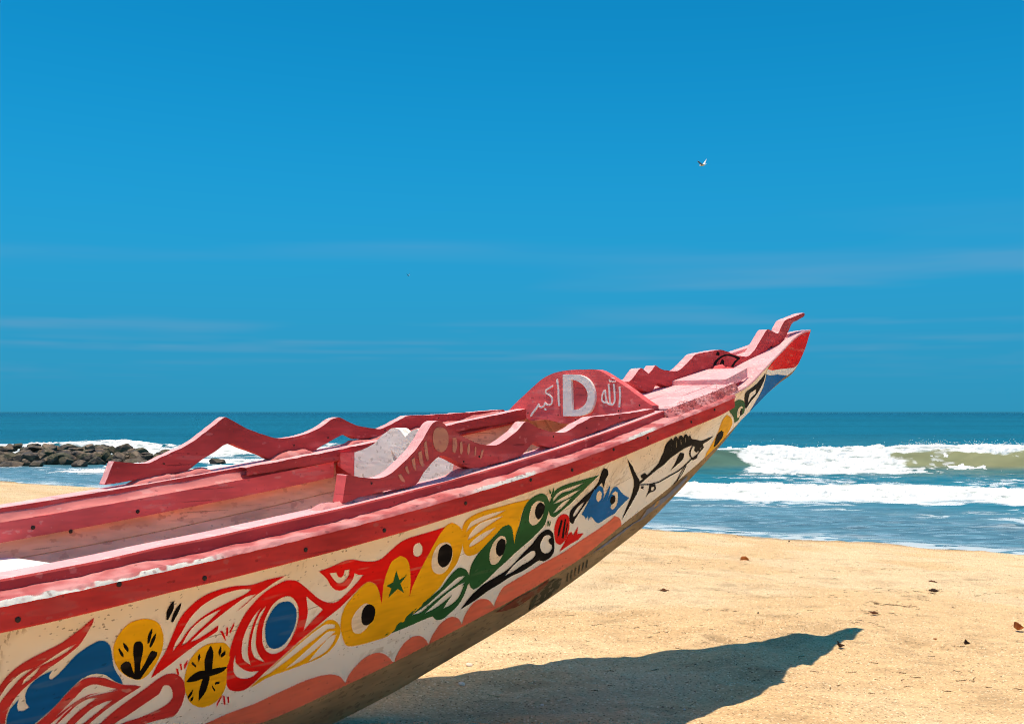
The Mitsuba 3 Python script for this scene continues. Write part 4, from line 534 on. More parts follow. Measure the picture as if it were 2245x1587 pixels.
# rails
def wob(t, s, a, seed): return a * (meshkit.fbm(np.stack([t * s, 0 * t, 0 * t], -1), 3, seed) - 0.5)
tr = np.round(np.arange(-9, 0.6601, 0.03), 4)
for side in (1, -1):
    e = 1 if side > 0 else 2
    def rub(t):
        y, zt = beam(t), zcap(t) - H1
        endf = np.clip((0.66 - t) / 0.1, 0.25, 1)
        o = EO * np.where(t > 0.45, np.clip(1 - (t - 0.45) * 1.2, 0.7, 1), 1)
        return [(y + 0.0455 * o / EO, zt - 0.004), (y + o - 0.004, zt + wob(t, 5, .004, 3)), (y + o, zt - 0.005), (y + o, zt - HR + 0.004), (y + o - 0.004, zt - HR + wob(t, 4, .003, 5)), (y + 0.0455 * o / EO, zt - HR)]
    put('rub_rail', loft(tr, rub, side), 'rail_red_paint', BOAT, 'worn red rub rail along the near side' if side > 0 else None)
    tb = np.round(np.arange(-9, 0.0001 + 0.0, 0.03), 4)
    def cap_board(t):
        y, z = beam(t), zcap(t)
        wz = wob(t, 6, .004, 7 + e)
        return [(y - CW, z - 0.002), (y - CW + .004, z + wz * .5), (y - 0.004, z + wz), (y, z - 0.005 + wz), (y + wob(t, 7, .004, 9), z - 0.062), (y - CW, z - 0.062)]
    mcap = loft(tb, cap_board, side)
    top = np.abs(mcap.face_normals[:, 2]) > 0.7; cen = mcap.triangles_center; 
    zz = zcap((cen[:, 0] - BX) * sT + (cen[:, 1] - BY) * cT); up = top & (cen[:, 2] > zz - 0.02)  # upward faces split off; their paler paint holds the look of sunlight
    gk = put('gunwale', mcap.submesh([np.where(~up)[0]], append=True), 'maroon_paint', BOAT)
    put('top_edge', mcap.submesh([np.where(up)[0]], append=True), 'pale_pink_paint', gk, 'pale pink top of the gunwale, sunlit tone put into the paint')
    # crust of old paint and putty on the ledge between gunwale board and rub rail
    tc = np.arange(-4.2, 0.64, 0.008); s_ = np.linspace(0, 1, 11)
    TT, SS = np.meshgrid(tc, s_, indexing='ij')
    q = np.stack([TT, SS * 0.066, 0 * TT + side * 3], -1)
    n1, n2 = meshkit.fbm(q * [5, 9, 1], 4, 11), meshkit.fbm(q * [32, 40, 1], 3, 13)
    taper = np.where(TT > 0.0, 1.0, 1.0)
    yy = beam(TT) - 0.004 + SS * (EO + 0.008 + 0.004 * (meshkit.fbm(np.stack([TT * 30, 0 * TT, 0 * TT], -1), 2, 15) - 0.5))
    zz = zcap(TT) - H1 + (0.010 * np.clip(n1 * 2.4 - 0.85, 0, 1) + 0.001) * (1 - SS) ** 0.9 + 0.006 * (n2 - 0.4) * (0.4 + 0.6 * (SS < 0.95)) + 0.003
    zz[:, -1] -= 0.007 + 0.006 * n2[:, -1]
    uvs = np.stack([TT, SS], -1).reshape(-1, 2)
    k = put('rail_crust', grid_mesh(W(TT, side * yy, zz)), 'crust_paint', BOAT, 'peeling pink and white crust on the rail ledge' if side > 0 else None, smooth=True, uv=uvs)
    # inner stringer under the gunwale, with its sloping fillet
    ts = np.round(np.arange(-9, (-0.02 if side > 0 else -1.06), 0.03), 4)
    def stringer(t):
        y, z = beam(t) - CW, zcap(t)
        return [(y + 0.03, z - .05), (y - .045, z - .047), (y - .045 + wob(t, 5, .003, 19), z - .115), (y + 0.03, z - .115)]
    put('stringer', loft(ts, stringer, side), 'pink_paint' if side < 0 else 'maroon_paint', BOAT)
    tf = np.arange(-4.2, -0.05, 0.015); FT, FS = np.meshgrid(tf, np.linspace(0, 1, 8), indexing='ij')
    nn = meshkit.fbm(np.stack([FT * 7, FS * .5, 0 * FT + side], -1), 4, 23)
    fy, fz = beam(FT) - CW + .003 - FS * .046, zcap(FT) - .012 - 0.034 * FS ** 0.8 - 0.022 * np.clip(nn * 2 - .7, 0, 1) * np.sin(np.pi * FS) ** .7
    put('fillet', grid_mesh(W(FT, side * fy, fz)), 'faded_pink_paint', BOAT, None, smooth=True)

def pieces(poly, step=0.06):
    """cut a polygon in (t, .) into strips at the hull stations, so that it can be bent"""
    x0, y0, x1, y1 = poly.bounds; out = []
    for k in range(int(math.floor(x0 / step)), int(math.ceil(x1 / step))):
        c = poly.intersection(box(k * step, y0 - 1, (k + 1) * step, y1 + 1))
        out += [g for g in getattr(c, 'geoms', [c]) if g.geom_type == 'Polygon' and g.area > 1e-9]
    return out
def bend(poly, fn, step=0.06):
    V, F, n = [], [], 0
    for g in pieces(poly, step):
        v, f = trimesh.creation.triangulate_polygon(g, engine='earcut')
        if len(f) == 0: continue
        V.append(fn(v[:, 0], v[:, 1])); F.append(np.asarray(f) + n); n += len(v)
    return trimesh.Trimesh(np.vstack(V), np.vstack(F), process=False) if V else None
def board_solid(pts, yf, thick, holes=()):
    """a plank sawn to an outline in (t, z), front face on y = yf(t), bent along it; returns (body, upward edges, end faces)"""
    ring = Polygon(pts).buffer(0)
    if ring.geom_type != 'Polygon': ring = max(ring.geoms, key=lambda g: g.area)
    c = np.array(ring.buffer(-0.002).buffer(0.002).exterior.segmentize(0.012).coords)[:-1]      # hand sawn: the cut wanders a little
    q = np.stack([c[:, 0] * 26, c[:, 1] * 26, 0 * c[:, 0]], -1)
    c = c + 0.005 * np.stack([meshkit.fbm(q, 2, 91) - 0.5, meshkit.fbm(q, 2, 92) - 0.5], -1)
    ring = Polygon(c).buffer(0)
    if ring.geom_type != 'Polygon': ring = max(ring.geoms, key=lambda g: g.area)
    for h in holes: ring = ring.difference(Polygon(h).buffer(0))
    front = bend(ring, lambda t, z: W(t, yf(t), z)); back = bend(ring, lambda t, z: W(t, yf(t) - thick, z))
    body, up, end = [front, back], [], []
    for r in [ring.exterior] + list(ring.interiors):
        c = np.array(r.segmentize(0.03).coords)
        if not r.is_ccw: c = c[::-1]
        for a, b2 in zip(c[:-1], c[1:]):
            d = b2 - a; nrm = np.array([d[1], -d[0]]) / (np.hypot(*d) + 1e-12)         # outward in (t, z)
            q = trimesh.Trimesh([W(a[0], yf(a[0]), a[1]), W(b2[0], yf(b2[0]), b2[1]), W(b2[0], yf(b2[0]) - thick, b2[1]), W(a[0], yf(a[0]) - thick, a[1])], [[0, 1, 2], [0, 2, 3]], process=False)
            (up if nrm[1] > 0.25 else end if nrm[0] < -0.6 else body).append(q)  # sorted by facing, so sunlit and shaded tones can be coloured apart
    return cat(body), cat(up), cat(end)
def smooth_line(p, n=4):
    p = np.asarray(p, float); out = []
    N = len(p)
    for i in range(N):
        a, b2, c, d = p[(i - 1) % N], p[i], p[(i + 1) % N], p[(i + 2) % N]
        def corner(u, v, w_): 
            e1, e2 = v - u, w_ - v; return (e1 @ e2) / (np.hypot(*e1) * np.hypot(*e2) + 1e-12) < 0.55
        m0 = (c - b2) * .6 if corner(a, b2, c) else (c - a) / 2
        m1 = (c - b2) * .6 if corner(b2, c, d) else (d - b2) / 2
        L = np.hypot(*(c - b2)); m0 = m0 * min(1, L / (np.hypot(*m0) + 1e-12)); m1 = m1 * min(1, L / (np.hypot(*m1) + 1e-12))
        for s in np.arange(n) / n:
            out.append((2*s**3-3*s**2+1)*b2 + (s**3-2*s**2+s)*m0 + (-2*s**3+3*s**2)*c + (s**3-s**2)*m1)
    return np.array(out)
def carved(pts, yf, thick, label, n=3):
    body, up, end = board_solid(smooth_line(pts, n), yf, thick)
    k = put('carved_board', body, 'maroon_paint', BOAT, label)
    put('top_edge', up, 'pale_pink_paint', k)  # sunlight on the upward faces is put into this paler colour
    if end is not None and len(end.faces): put('sunlit_end', end, 'pink_paint', k)  # mid pink stands in for grazing sun on stern-facing ends
    return k
near_face = lambda t: beam(t) - 0.036
far_face = lambda t: -(beam(t) - 0.055)
comb_face = lambda t: 0.04 + 0 * np.asarray(t)
nb = carved(NEAR_BOARD, near_face, 0.047, 'zigzag carved board on the near gunwale with a tan disc and strokes')
fb = carved(FAR_BOARD, far_face, 0.045, 'zigzag carved board on the far gunwale')
cb = carved(COMB_BOARD, comb_face, 0.058, 'wavy carved board standing on the foredeck up to the bow tip')
for i, q in enumerate(BOARD_MARKS):
    put('painted_dot' if i == 0 else 'painted_dash', bend(Polygon(smooth_line(q)).buffer(0), lambda t, z: W(t, near_face(t) + 0.0015, z)), 'tan_paint', nb)
for q in COMB_EYE:
    g = Polygon(smooth_line(q)).buffer(0)
    for h in getattr(g, 'geoms', [g]): put('painted_eye', bend(h, lambda t, z: W(t, comb_face(t) + 0.0015, z)), 'black_paint', cb)
# putty beds under the boards
def putty(t0, t1, yc, wd, h, seed, zf=zcap):
    tt = np.arange(t0, t1, 0.012); a = np.linspace(0, np.pi, 9); TT, AA = np.meshgrid(tt, a, indexing='ij')
    n1 = meshkit.fbm(np.stack([TT * 12, AA * 1.3, 0 * TT + seed], -1), 4, seed); e = np.clip(np.minimum(TT - t0, t1 - TT) / 0.05, 0, 1)
    return grid_mesh(W(TT, yc(TT) + np.cos(AA) * wd * (0.6 + 0.7 * n1), zf(TT) - 0.006 + np.sin(AA) * h * (0.3 + 1.2 * n1) * e))
for t0, t1 in ((-2.02, -1.70), (-1.45, -1.22), (-0.95, -0.08)):
    put('putty_bed', putty(t0, t1, lambda t: beam(t) - 0.062, 0.034, 0.022 if t0 < -1 else 0.016, 31), 'crust_paint', nb, smooth=True)
for t0, t1 in ((-1.95, -1.58), (-1.36, -1.12), (-0.98, -0.05)):
    put('putty_bed', putty(t0, t1, lambda t: -(beam(t) - 0.045), 0.042, 0.026, 37), 'faded_pink_paint', fb, smooth=True)
put('putty_bed', putty(1.0, 1.35, lambda t: 0.045 + 0 * t, 0.05, 0.05, 39, lambda t: zcap(np.minimum(t, 1.2)) - 0.01), 'pink_paint', cb, smooth=True)

# second plank laid on the far stringer, up to the name plate
RAILP = [(-1.50, .978), (-1.30, 1.006), (-1.093, 1.035), (-.70, 1.098), (-.485, 1.140), (0.0, 1.222), (0.0, 1.168), (-.451, 1.108), (-.70, 1.062), (-1.093, .988), (-1.30, .965), (-1.50, .945)]
body, up, end = board_solid(RAILP, lambda t: -(beam(t) - CW - 0.055), 0.06)
k = put('rail_plank', body, 'maroon_paint', BOAT, 'extra red plank on the far inner rail'); put('top_edge', up, 'pale_pink_paint', k)

# name plate across the bow with raised letter and script
def flat_solid(pts, t0, thick, skew=0.0, holes=()):
    ring = Polygon(pts).buffer(0)
    for h in holes: ring = ring.difference(Polygon(h).buffer(0))
    if ring.geom_type != 'Polygon': ring = max(ring.geoms, key=lambda g: g.area)
    v, f = trimesh.creation.triangulate_polygon(ring, engine='earcut')
    pos = lambda y, z, d: W(t0 + skew * y + d, y, z)
    body = [trimesh.Trimesh(pos(v[:, 0], v[:, 1], 0.0), f, process=False), trimesh.Trimesh(pos(v[:, 0], v[:, 1], thick), f, process=False)]
    up = []
    for r in [ring.exterior] + list(ring.interiors):
        c = np.array(r.coords)
        ccw = r.is_ccw if r is ring.exterior else not r.is_ccw
        if not r.is_ccw: c = c[::-1]
        inner = r is not ring.exterior
        for a, b2 in zip(c[:-1], c[1:]):
            d = b2 - a; nz_ = -d[0] / (np.hypot(*d) + 1e-12) * (-1 if inner else 1)
            q = trimesh.Trimesh([pos(a[0], a[1], 0), pos(b2[0], b2[1], 0), pos(b2[0], b2[1], thick), pos(a[0], a[1], thick)], [[0, 1, 2], [0, 2, 3]], process=False)
            (up if nz_ > 0.2 else body).append(q)
    return cat(body), cat(up)
body, up = flat_solid(smooth_line(PLATE, 3), 0.0, 0.05)
plate = put('name_plate', body, 'pink_paint', BOAT, 'arched pink board across the bow with a white letter D'); put('top_edge', up, 'pale_pink_paint', plate)  # arch top painted paler, as if lit from above
body, up = flat_solid(smooth_line(LETTER_OUT, 3), -0.016, 0.0155, 0, [smooth_line(LETTER_IN, 3)])
put('letter', cat([body, up]), 'white_paint', plate, 'raised white capital letter D')
for wd, pl in SCRIPT:
    c = np.array(pl)
    if len(c) > 2:
        s = np.linspace(0, 1, 6)[:-1]; o = []
        for i in range(len(c) - 1):
            a, b2, c2, d2 = c[max(i - 1, 0)], c[i], c[i + 1], c[min(i + 2, len(c) - 1)]
            m0, m1 = (c2 - a) / 2, (d2 - b2) / 2
            o += [(2*u**3-3*u**2+1)*b2 + (u**3-2*u**2+u)*m0 + (-2*u**3+3*u**2)*c2 + (u**3-u**2)*m1 for u in s]
        c = np.array(o + [c[-1]])
    g = LineString(c).buffer(wd / 2, cap_style=1)
    body, up = flat_solid(np.array(g.exterior.coords)[:-1], -0.005, 0.0045, 0, [np.array(r.coords)[:-1] for r in g.interiors])
    put('script_stroke', cat([body, up]), 'white_paint', plate)
# white carved beam across the boat
body, up = flat_solid(TRANSVERSE, -1.165, 0.05, -0.23, [SLIT])
k = put('cross_beam', body, 'white_wood', BOAT, 'white zigzag topped beam across the hull'); put('top_edge', up, 'white_paint', k)
redend = [p for p in TRANSVERSE if p[0] < -0.34]
redend = [(-0.512, 1.0245), (-0.346, 1.0335), (-0.3485, .930), (-0.512, .9695)]
body, up = flat_solid(redend, -1.168, 0.056, -0.23); put('painted_end', cat([body, up]), 'pink_paint', k)
low = [(-0.56, .972), (-0.40, .972), (-0.40, .90), (-0.56, .90)]
body, up = flat_solid(low, -1.15, 0.08, -0.23); put('bracket', cat([body, up]), 'maroon_paint', k)
# bright white thwart inside, at the lower left
tw = [(-2.39, -.63), (-2.19, .56), (-2.75, .56), (-2.95, -.63)]
v = np.array(tw); body = trimesh.Trimesh(np.vstack([W(v[:, 0], v[:, 1], 0.70), W(v[:, 0], v[:, 1], 0.665)]), [[0, 1, 2], [0, 2, 3], [4, 6, 5], [4, 7, 6]] + [[i, (i + 1) % 4, 4 + (i + 1) % 4] for i in range(4)] + [[i, 4 + (i + 1) % 4, 4 + i] for i in range(4)], process=False)
put('thwart', body, 'white_paint', BOAT, 'white painted seat board inside the boat')

# foredeck planks
def deck_piece(y0f, y1f, t0, t1, dz0, dz1, th, zf=zcap, seed=0):
    t = np.arange(t0, t1 + 1e-6, 0.02)
    dz = dz0 + (dz1 - dz0) * (t - t0) / (t1 - t0) + wob(t, 6, .004, 51 + seed)
    y0, y1, z = y0f(t), y1f(t), zf(t) + dz
    V = np.stack([W(t, y0, z), W(t, y1, z), W(t, y1, z - th), W(t, y0, z - th), W(t, y0, z)], 1)
    m = grid_mesh(V); n = 5; o = (len(t) - 1) * n
    return trimesh.Trimesh(m.vertices, np.vstack([m.faces, [[0, 1, 2], [0, 2, 3], [o, o + 1, o + 2], [o, o + 2, o + 3]]]), process=False)
deck = BOAT + '__foredeck'
edges = np.linspace(-1, 1, 8)
for i in range(7):
    a, c = edges[i], edges[i + 1]
    f0 = (lambda a: lambda t: a * (beam(t) - .004) + 0.0015)(a); f1 = (lambda c: lambda t: c * (beam(t) - .004) - 0.0015)(c)
    put('deck_plank', deck_piece(f0, f1, 0.052, 0.80, 0.0, 0.0, 0.03, seed=i), 'pale_pink_paint', deck)
labels[deck] = {'label': 'pale pink foredeck planks'}
up0 = deck_piece(lambda t: -(beam(t) - .03), lambda t: beam(t) - .035 - np.clip(t - .74, 0, 1) * .0, 0.74, 1.09, 0.026, 0.034, 0.05)
put('bow_plate', up0, 'pale_pink_paint', BOAT, 'raised pink deck piece at the bow')
# stem: the planks' tops close in a solid bow
tsn = np.round(np.arange(0.66, 2.3601, 0.02), 4)
for side in (1, -1):
    put('stem_rail', loft(tsn, lambda t: [(ytop(t) - np.minimum(.055, ytop(t) * .9), ztop(t) + .001), (ytop(t) - .001, ztop(t) + .002), (ytop(t) + .0018, ztop(t) - .003), (ytop(t) + .0012, ztop(t) - .009), (ytop(t) - np.minimum(.055, ytop(t) * .9), ztop(t) - .03)], side), 'pale_pink_paint', BOAT)
put('stem_block', loft(tsn, lambda t: [(-(ytop(t) - .03), ztop(t) - .018), (ytop(t) - .03, ztop(t) - .018), (np.minimum(bcv(t), ytop(t) * .5), zch(t) + .02), (-np.minimum(bcv(t), ytop(t) * .5), zch(t) + .02)], 1), 'pale_pink_paint', BOAT)
nose = np.vstack([S(2.36, np.linspace(-1, 1, 13), 1), S(2.36, np.linspace(1, -1, 13), -1)])
put('stem_face', trimesh.Trimesh(nose, [[0, i, i + 1] for i in range(1, len(nose) - 1)], process=False), 'red_paint', BOAT)
# frayed caulking along the deck edge
fr = []
for _ in range(150):
    t0 = rng.uniform(0.02, 0.78); y0 = float(beam(t0)) + rng.uniform(-.004, .035) ; z0 = float(zcap(t0)) - (y0 - float(beam(t0)) + .004) * 0.85 + .004
    n = 5; d = rng.normal(0, 1, 3) * [1, .5, .5]; d /= np.linalg.norm(d); L = rng.uniform(.008, .04); cur = np.cumsum(rng.normal(0, .5, (n, 3)), 0) * L * .5
    q = np.array([t0, y0, z0]) + np.linspace(-.5, .5, n)[:, None] * d * L + cur * np.array([1, .5, .35])
    fr.append(tube(W(q[:, 0], q[:, 1], q[:, 2]), 0.0009, 4))
put('frayed_caulking', cat(fr), 'dark_fibre', BOAT, 'frayed dark caulking fibres along the foredeck edge')
labels[BOAT + '__frayed_caulking']['kind'] = 'stuff'
TT, SS = np.meshgrid(np.arange(0.0, 0.80, 0.008), np.linspace(0, 1, 9), indexing='ij')
nn = meshkit.fbm(np.stack([TT * 26, SS * 3, 0 * TT], -1), 4, 81)
put('caulking', grid_mesh(W(TT, beam(TT) - .004 + SS * (.034 + .012 * nn) * np.clip(1.35 - TT, .4, 1), zcap(TT) - .002 - SS * .034 + .012 * (nn - .5))), 'crust_paint', BOAT, None, smooth=True, uv=np.stack([TT, SS * .4], -1).reshape(-1, 2))
# nails
def disc3(c, nrm, r, lift=0.0015):
    m = trimesh.creation.icosphere(subdivisions=1, radius=1.0); m.apply_scale([r, r, r * 0.35])
    z = np.array(nrm, float); z /= np.linalg.norm(z); x = np.cross(z, [0.1, 0.2, 1]); x /= np.linalg.norm(x); M = np.eye(4); M[:3, :3] = np.stack([x, np.cross(z, x), z], 1); M[:3, 3] = c + z * lift
    m.apply_transform(M); return m
NV = np.array([cT, -sT, 0])
for t, z in [(-2.881, .75), (-2.653, .798), (-2.429, .785), (-2.12, .825), (-1.835, .853), (-1.479, .908), (-1.132, .965), (-.875, .988), (-.569, 1.055), (-.275, 1.094), (.139, 1.159), (.38, 1.215)]:
    put('nail_head', disc3(W(t, beam(t) + EO, z), NV, .0065), 'rust', BOAT)
for t, z in [(-2.325, .80), (-1.946, .829), (-2.194, .776)]:
    put('nail_head', disc3(W(t, -(beam(t) - CW - .045), z), NV, .0075), 'rust', BOAT)

for t, z in [(-1.80, .985), (-1.38, 1.035), (-1.30, 1.05), (-.86, 1.11), (-.62, 1.14), (-.35, 1.18)]:
    put('nail_head', disc3(W(t, near_face(t), z), NV, .0042, 0.0), 'rust', nb)
for t, z in [(-1.80, 1.0), (-1.22, 1.06), (-1.05, 1.09), (-.75, 1.12), (-.45, 1.175)]:
    put('nail_head', disc3(W(t, far_face(t), z), NV, .0042, 0.0), 'rust', fb)
for y, z in [(-.13, 1.19), (-.33, 1.20), (.24, 1.21), (.36, 1.235), (-.02, 1.165)]:
    put('nail_head', disc3(W(0.0, y, z), [-sT, -cT, 0], .0042, 0.0), 'rust', plate)

# painted motifs, laid on the hull skin
for name, col, layer, lab, polys in MOTIFS:
    ms = []
    for rings in polys:
        rr = [np.array(r, float).reshape(-1, 2) / 1000 for r in rings]
        g = make_valid(Polygon(rr[0], rr[1:]))
        for h in getattr(g, 'geoms', [g]):
            if h.geom_type != 'Polygon': continue
            side_off = 0.0022 + 0.0008 * layer
            ms.append(bend(h, lambda t, v: S(t, v, 1, side_off), 0.03))
    ms = [q for q in ms if q is not None]
    if not ms: continue
    on_log = rings[0][1] < 0
    put(name, cat(ms), PAINTS[col], LOG if on_log else skins[1], lab)

# litter positions on the beach (x, y)
DEBRIS = [
 ('dry_leaf', 'leaf', (2.833, 12.391), 0.163, 1.9, 1.0, 'leaf_orange', 'upright rust brown dry leaf in the middle of the sand right of the bow'),
 ('twig', 'upright', (4.467, 19.823), 0.184, 0.3, 1.3, 'twig_brown', 'short twig sticking up near the water, right one of two'),
 ('twig', 'upright', (4.175, 18.945), 0.117, 0.6, 1.2, 'twig_brown', 'shorter twig sticking up near the water, left one of two'),
 ('dry_leaf', 'leaf', (4.317, 10.397), 0.096, 0.2, 0.3, 'leaf_brown', 'reddish brown leaf, upper one of a pair on the sand at right'),
 ('dry_leaf', 'leaf', (3.9, 9.366), 0.101, 0.0, 0.2, 'leaf_dark', 'dark brown leaf, lower one of a pair on the sand at right'),
 ('twig', 'twig', (3.719, 9.002), 0.056, 2.6, 0, 'twig_brown', 'small twig lying just below the pair of leaves'),
 ('twig', 'twig', (3.436, 8.855), 0.089, 2.9, 0, 'twig_brown', 'thin twig lying left of the pair of leaves'),
 ('twig', 'twig', (3.443, 9.524), 0.074, 2.5, 0, 'twig_brown', 'thin red twig on the sand above the seaweed scraps'),
 ('dry_leaf', 'curled', (1.891, 5.874), 0.05, 1.2, 0.5, 'leaf_dark', 'black curled leaf beside the tip of the boat shadow'),
 ('dry_leaf', 'curled', (2.738, 6.13), 0.047, 0.4, 0.6, 'leaf_dark', 'dark crumpled leaf on bare sand near the lower right'),
 ('dry_leaf', 'curled', (3.401, 6.834), 0.079, 0.2, 0.5, 'leaf_orange', 'orange dry leaf at the right edge of the picture'),
 ('dry_leaf', 'leaf', (2.631, 6.314), 0.027, 0.5, 0.2, 'leaf_orange', 'tiny orange leaf scrap left of the dark crumpled leaf'),
 ('seaweed', 'leaf', (2.575, 7.214), 0.072, 0.4, 0.2, 'leaf_brown', 'brown scrap of seaweed above the tip of the boat shadow'),
 ('seaweed', 'twig', (3.032, 7.758), 0.12, 0.1, 0, 'leaf_brown', 'longest strand of dry seaweed on the sand at right'),
 ('seaweed', 'twig', (2.891, 7.258), 0.045, 1.2, 0, 'leaf_dark', 'short dark seaweed scrap under the long strand'),
 ('shell', 'shell', (-0.215, 5.119), 0.036, 0.4, 0.4, 'shell_white', 'broken white and brown shell on lit sand by the keel'),
 ('shell', 'shell', (-0.236, 4.775), 0.037, 0.9, 0.3, 'shell_white', 'whitish shell at the upper edge of the boat shadow'),
 ('stalk', 'stalk', (-0.079, 4.567), 0.071, 2.4, 0, 'stalk_green', 'thin green stalk lying in the boat shadow'),
 ('shell', 'shell', (0.132, 4.448), 0.015, 0.3, 0.1, 'shell_white', 'tiny white shell in the boat shadow, left one'),
 ('shell', 'shell', (0.751, 4.447), 0.014, 0.3, 0.1, 'shell_white', 'tiny white shell in the boat shadow, right one'),
 ('stick', 'twig', (1.069, 4.854), 0.03, 0.1, 0, 'leaf_dark', 'short black stick at the near edge of the boat shadow'),
 ('dry_leaf', 'leaf', (1.207, 8.02), 0.074, 0.1, 0.2, 'leaf_brown', 'flat tan leaf on the sand right below the hull'),
 ('twig', 'twig', (1.354, 6.902), 0.024, 0.8, 0, 'leaf_dark', 'small dark twig bit on open sand right of the hull'),
 ('pebble', 'pebble', (1.72, 7.096), 0.016, 0.8, 0, 'leaf_dark', 'small dark pebble on open sand in the middle'),
 ('pebble', 'pebble', (5.349, 19.523), 0.053, 0.8, 0, 'leaf_dark', 'small dark pebble on the sand near the water')]
WRACK = [(2.93, 7.83, 0.107, 26), (2.595, 7.242, 0.079, 10), (2.368, 6.826, 0.067, 8), (1.405, 7.147, 0.136, 8), (2.546, 14.956, 0.489, 14), (2.751, 6.087, 0.133, 6), (3.38, 9.08, 0.446, 30), (2.568, 8.427, 0.689, 30), (4.388, 9.492, 0.362, 20), (2.603, 10.958, 0.598, 24), (1.724, 11.68, 0.319, 12), (3.406, 12.049, 1.052, 36), (0.788, 6.326, 0.483, 30), (2.238, 5.217, 0.398, 26), (1.22, 5.16, 0.422, 18)]

# ---------------------------------------------------------------- gulls
scene['gull_white'] = two({'type': 'principled', 'base_color': rgb((0.82, 0.82, 0.80)), 'roughness': 0.7})
scene['gull_grey'] = two({'type': 'principled', 'base_color': rgb((0.10, 0.11, 0.13)), 'roughness': 0.7})
scene['gull_buff'] = two({'type': 'principled', 'base_color': rgb((0.50, 0.42, 0.26)), 'roughness': 0.7})
def wing_mesh(pts, chord, th=0.012):
    pts = np.asarray(pts, float); n = len(pts); V = []
    for p_, c in zip(pts, chord):
        for s in np.linspace(0, 1, 5):
            V.append(p_ + np.array([0, c * (s - 0.5), 0.03 * math.sin(s * 3.14)]))
    V = np.array(V).reshape(n, 5, 3); lo = V - [0, 0, th]
    return grid_mesh(np.concatenate([V, lo[:, ::-1], V[:, :1]], 1))
def gull(name, c, s, wings, label, cols):
    key = numbered(name); tag(key, label, 'bird')
    b_ = trimesh.creation.icosphere(subdivisions=3, radius=1.0); v = b_.vertices.copy(); taper = 1 - 0.35 * np.abs(v[:, 1]) - 0.15 * v[:, 1]
    b_.vertices = np.stack([v[:, 0] * .075 * taper, v[:, 1] * .21, v[:, 2] * .07 * taper], 1); hd = trimesh.creation.icosphere(subdivisions=2, radius=.05); hd.apply_translation((0, .2, .03))
    bk = trimesh.creation.cone(radius=.014, height=.06, sections=8); bk.apply_transform(trimesh.transformations.rotation_matrix(-math.pi / 2, [1, 0, 0])); bk.apply_translation((0, .245, .028))
    tl = wing_mesh([(-.05, -.25, 0), (0, -.27, .0), (.05, -.25, 0)], [.12, .16, .12])
    R = trimesh.transformations.rotation_matrix(math.radians(35), [0, 0, 1]) 
    for part, m, mat in [('body', b_, cols[1]), ('head', hd, 'gull_white'), ('beak', bk, 'gull_buff'), ('tail', tl, 'gull_white'), ('wing', wing_mesh(*wings[0]), cols[0]), ('wing', wing_mesh(*wings[1]), cols[2])]:
        m.apply_transform(R); m.apply_scale(s); m.apply_translation(c); put(part, m, mat, key)
gy_ = 40.0; gc = ((1545 - 1122.5) / 2200 * gy_, gy_, EYE + (905 - 357) / 2200 * gy_)
gull('gull', gc, 0.62, [([(-.05, 0, .02), (-.20, .02, .10), (-.34, .0, .17), (-.52, -.06, .16)], [.17, .17, .13, .03]), ([(.05, 0, .02), (.16, .02, .14), (.24, .0, .28), (.30, -.06, .42)], [.19, .19, .15, .03])],
     'white gull with one dark wing gliding above the bow', ('gull_grey', 'gull_buff', 'gull_white'))
gy_ = 90.0; gc = ((894 - 1122.5) / 2200 * gy_, gy_, EYE + (905 - 603) / 2200 * gy_)
gull('gull', gc, 0.55, [([(-.05, 0, .02), (-.16, .02, .12), (-.25, .0, .22), (-.34, -.06, .28)], [.17, .17, .13, .03]), ([(.05, 0, .02), (.12, .02, .14), (.18, .0, .26), (.24, -.06, .36)], [.19, .19, .15, .03])],
     'tiny dark bird far off, low in the sky left of centre', ('gull_grey', 'gull_grey', 'gull_grey'))

# ---------------------------------------------------------------- small things lying on the sand
def dry(col): return two({'type': 'principled', 'base_color': rgb(col), 'roughness': 0.75, 'specular': 0.2})
scene['leaf_brown'], scene['leaf_dark'], scene['leaf_orange'], scene['twig_brown'], scene['shell_white'], scene['stalk_green'] = dry((.16, .06, .025)), dry((.05, .025, .015)), dry((.42, .13, .03)), dry((.13, .075, .035)), dry((.75, .68, .58)), dry((.05, .12, .05))
def leaf_mesh(L, wd, curl, seed):
    g = np.random.default_rng(seed); s = np.linspace(0, 1, 13); c = np.linspace(-1, 1, 7); A, C = np.meshgrid(s, c, indexing='ij')
    half = wd * np.sin(np.pi * A ** 0.8) ** 0.9 * (1 + .18 * np.sin(9 * A + seed))
    V = np.stack([(A - .5) * L, C * half, curl * L * (0.5 * C ** 2 * np.sin(np.pi * A) + (A - .5) ** 2 * 1.2) + .004 * g.normal(size=A.shape) * .5], -1)
    lo = V - [0, 0, .0015]; ring = np.concatenate([V, lo[:, ::-1], V[:, :1]], 1)
    return cat([grid_mesh(ring), tube([(-L * .5, 0, curl * L * .3), (-L * .68, .003, curl * L * .35), (-L * .8, -.002, curl * L * .2)], .0015, 5)])
def lay(m, x, y, rz, tilt, lift=0.0):
    m.apply_transform(trimesh.transformations.rotation_matrix(tilt, [1, 0.3, 0])); m.apply_transform(trimesh.transformations.rotation_matrix(rz, [0, 0, 1]))
    m.apply_translation((x, y, float(ground_z(x, y)) + lift - 0.25 * min(0, 0))); return m
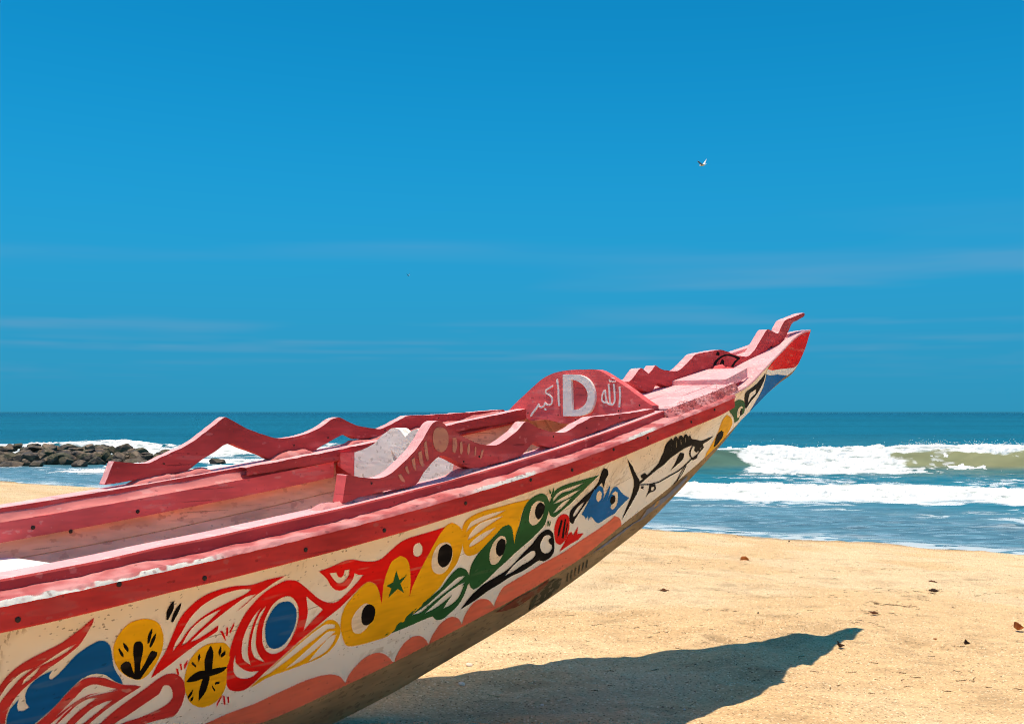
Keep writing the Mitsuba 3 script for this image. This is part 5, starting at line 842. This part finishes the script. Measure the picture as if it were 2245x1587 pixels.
def twig_mesh(L, r, seed, fork=True):
    g = np.random.default_rng(seed); n = 7; p_ = np.stack([np.linspace(-.5, .5, n) * L, np.cumsum(g.normal(0, .05, n)) * L, .006 + .02 * L * np.abs(g.normal(size=n))], 1)
    out = [tube(p_, np.linspace(r, r * .5, n), 5)]
    if fork: out.append(tube([p_[3], p_[3] + [L * .12, L * .12, L * .08], p_[3] + [L * .26, L * .18, L * .10]], r * .6, 5))
    return cat(out)
for name, kind, px, size, rz, tilt, mat, label in DEBRIS:
    x, y = px
    if kind == 'leaf': m = lay(leaf_mesh(size, size * .26, .35, int(x * 100) % 97), x, y, rz, tilt, .008)
    elif kind == 'curled': m = lay(leaf_mesh(size, size * .40, .9, int(x * 100) % 97), x, y, rz, tilt, .010)
    elif kind == 'twig': m = lay(twig_mesh(size, size * .03, int(x * 100) % 89), x, y, rz, tilt, .003)
    elif kind == 'stalk': m = lay(twig_mesh(size, size * .022, int(x * 100) % 83, False), x, y, rz, tilt, .004)
    elif kind == 'upright': m = lay(twig_mesh(size, size * .035, int(x * 100) % 79, False), x, y, rz, tilt, size * .42)
    elif kind == 'shell':
        m = trimesh.creation.icosphere(subdivisions=3, radius=1); v = m.vertices; rr = 1 + .08 * np.cos(12 * np.arctan2(v[:, 1], v[:, 0])); m.vertices = v * np.stack([rr, rr * .8, .45 + 0 * rr], 1) * size / 2; m = lay(m, x, y, rz, tilt, size * .12)
    else:
        m = rock_mesh(size * .5, size * .4, size * .35, int(x * 50) % 50 + 3); m = lay(m, x, y, rz, 0, size * .12)
    tag(put(name, m, mat, smooth=40), label, name.replace('_', ' ').split(' ')[-1])
sw = []
g = np.random.default_rng(5)
for (cx, cy, sp_, n) in WRACK:
    for _ in range(n):
        x, y = cx + g.normal(0, sp_), cy + g.normal(0, sp_ * .6); L = g.uniform(.02, .06)
        m = twig_mesh(L, .0022, int(g.integers(1000)), False); sw.append(lay(m, x, y, g.uniform(0, 6.3), g.normal(0, .15), .001))
put('beach_litter', cat(sw), 'twig_brown'); tag('beach_litter', 'scattered bits of dry brown seaweed and plant litter on the sand', 'litter', None, 'stuff')
for k in [k for k in scene if isinstance(scene[k], dict) and scene[k].get('type') == 'ply']: pass
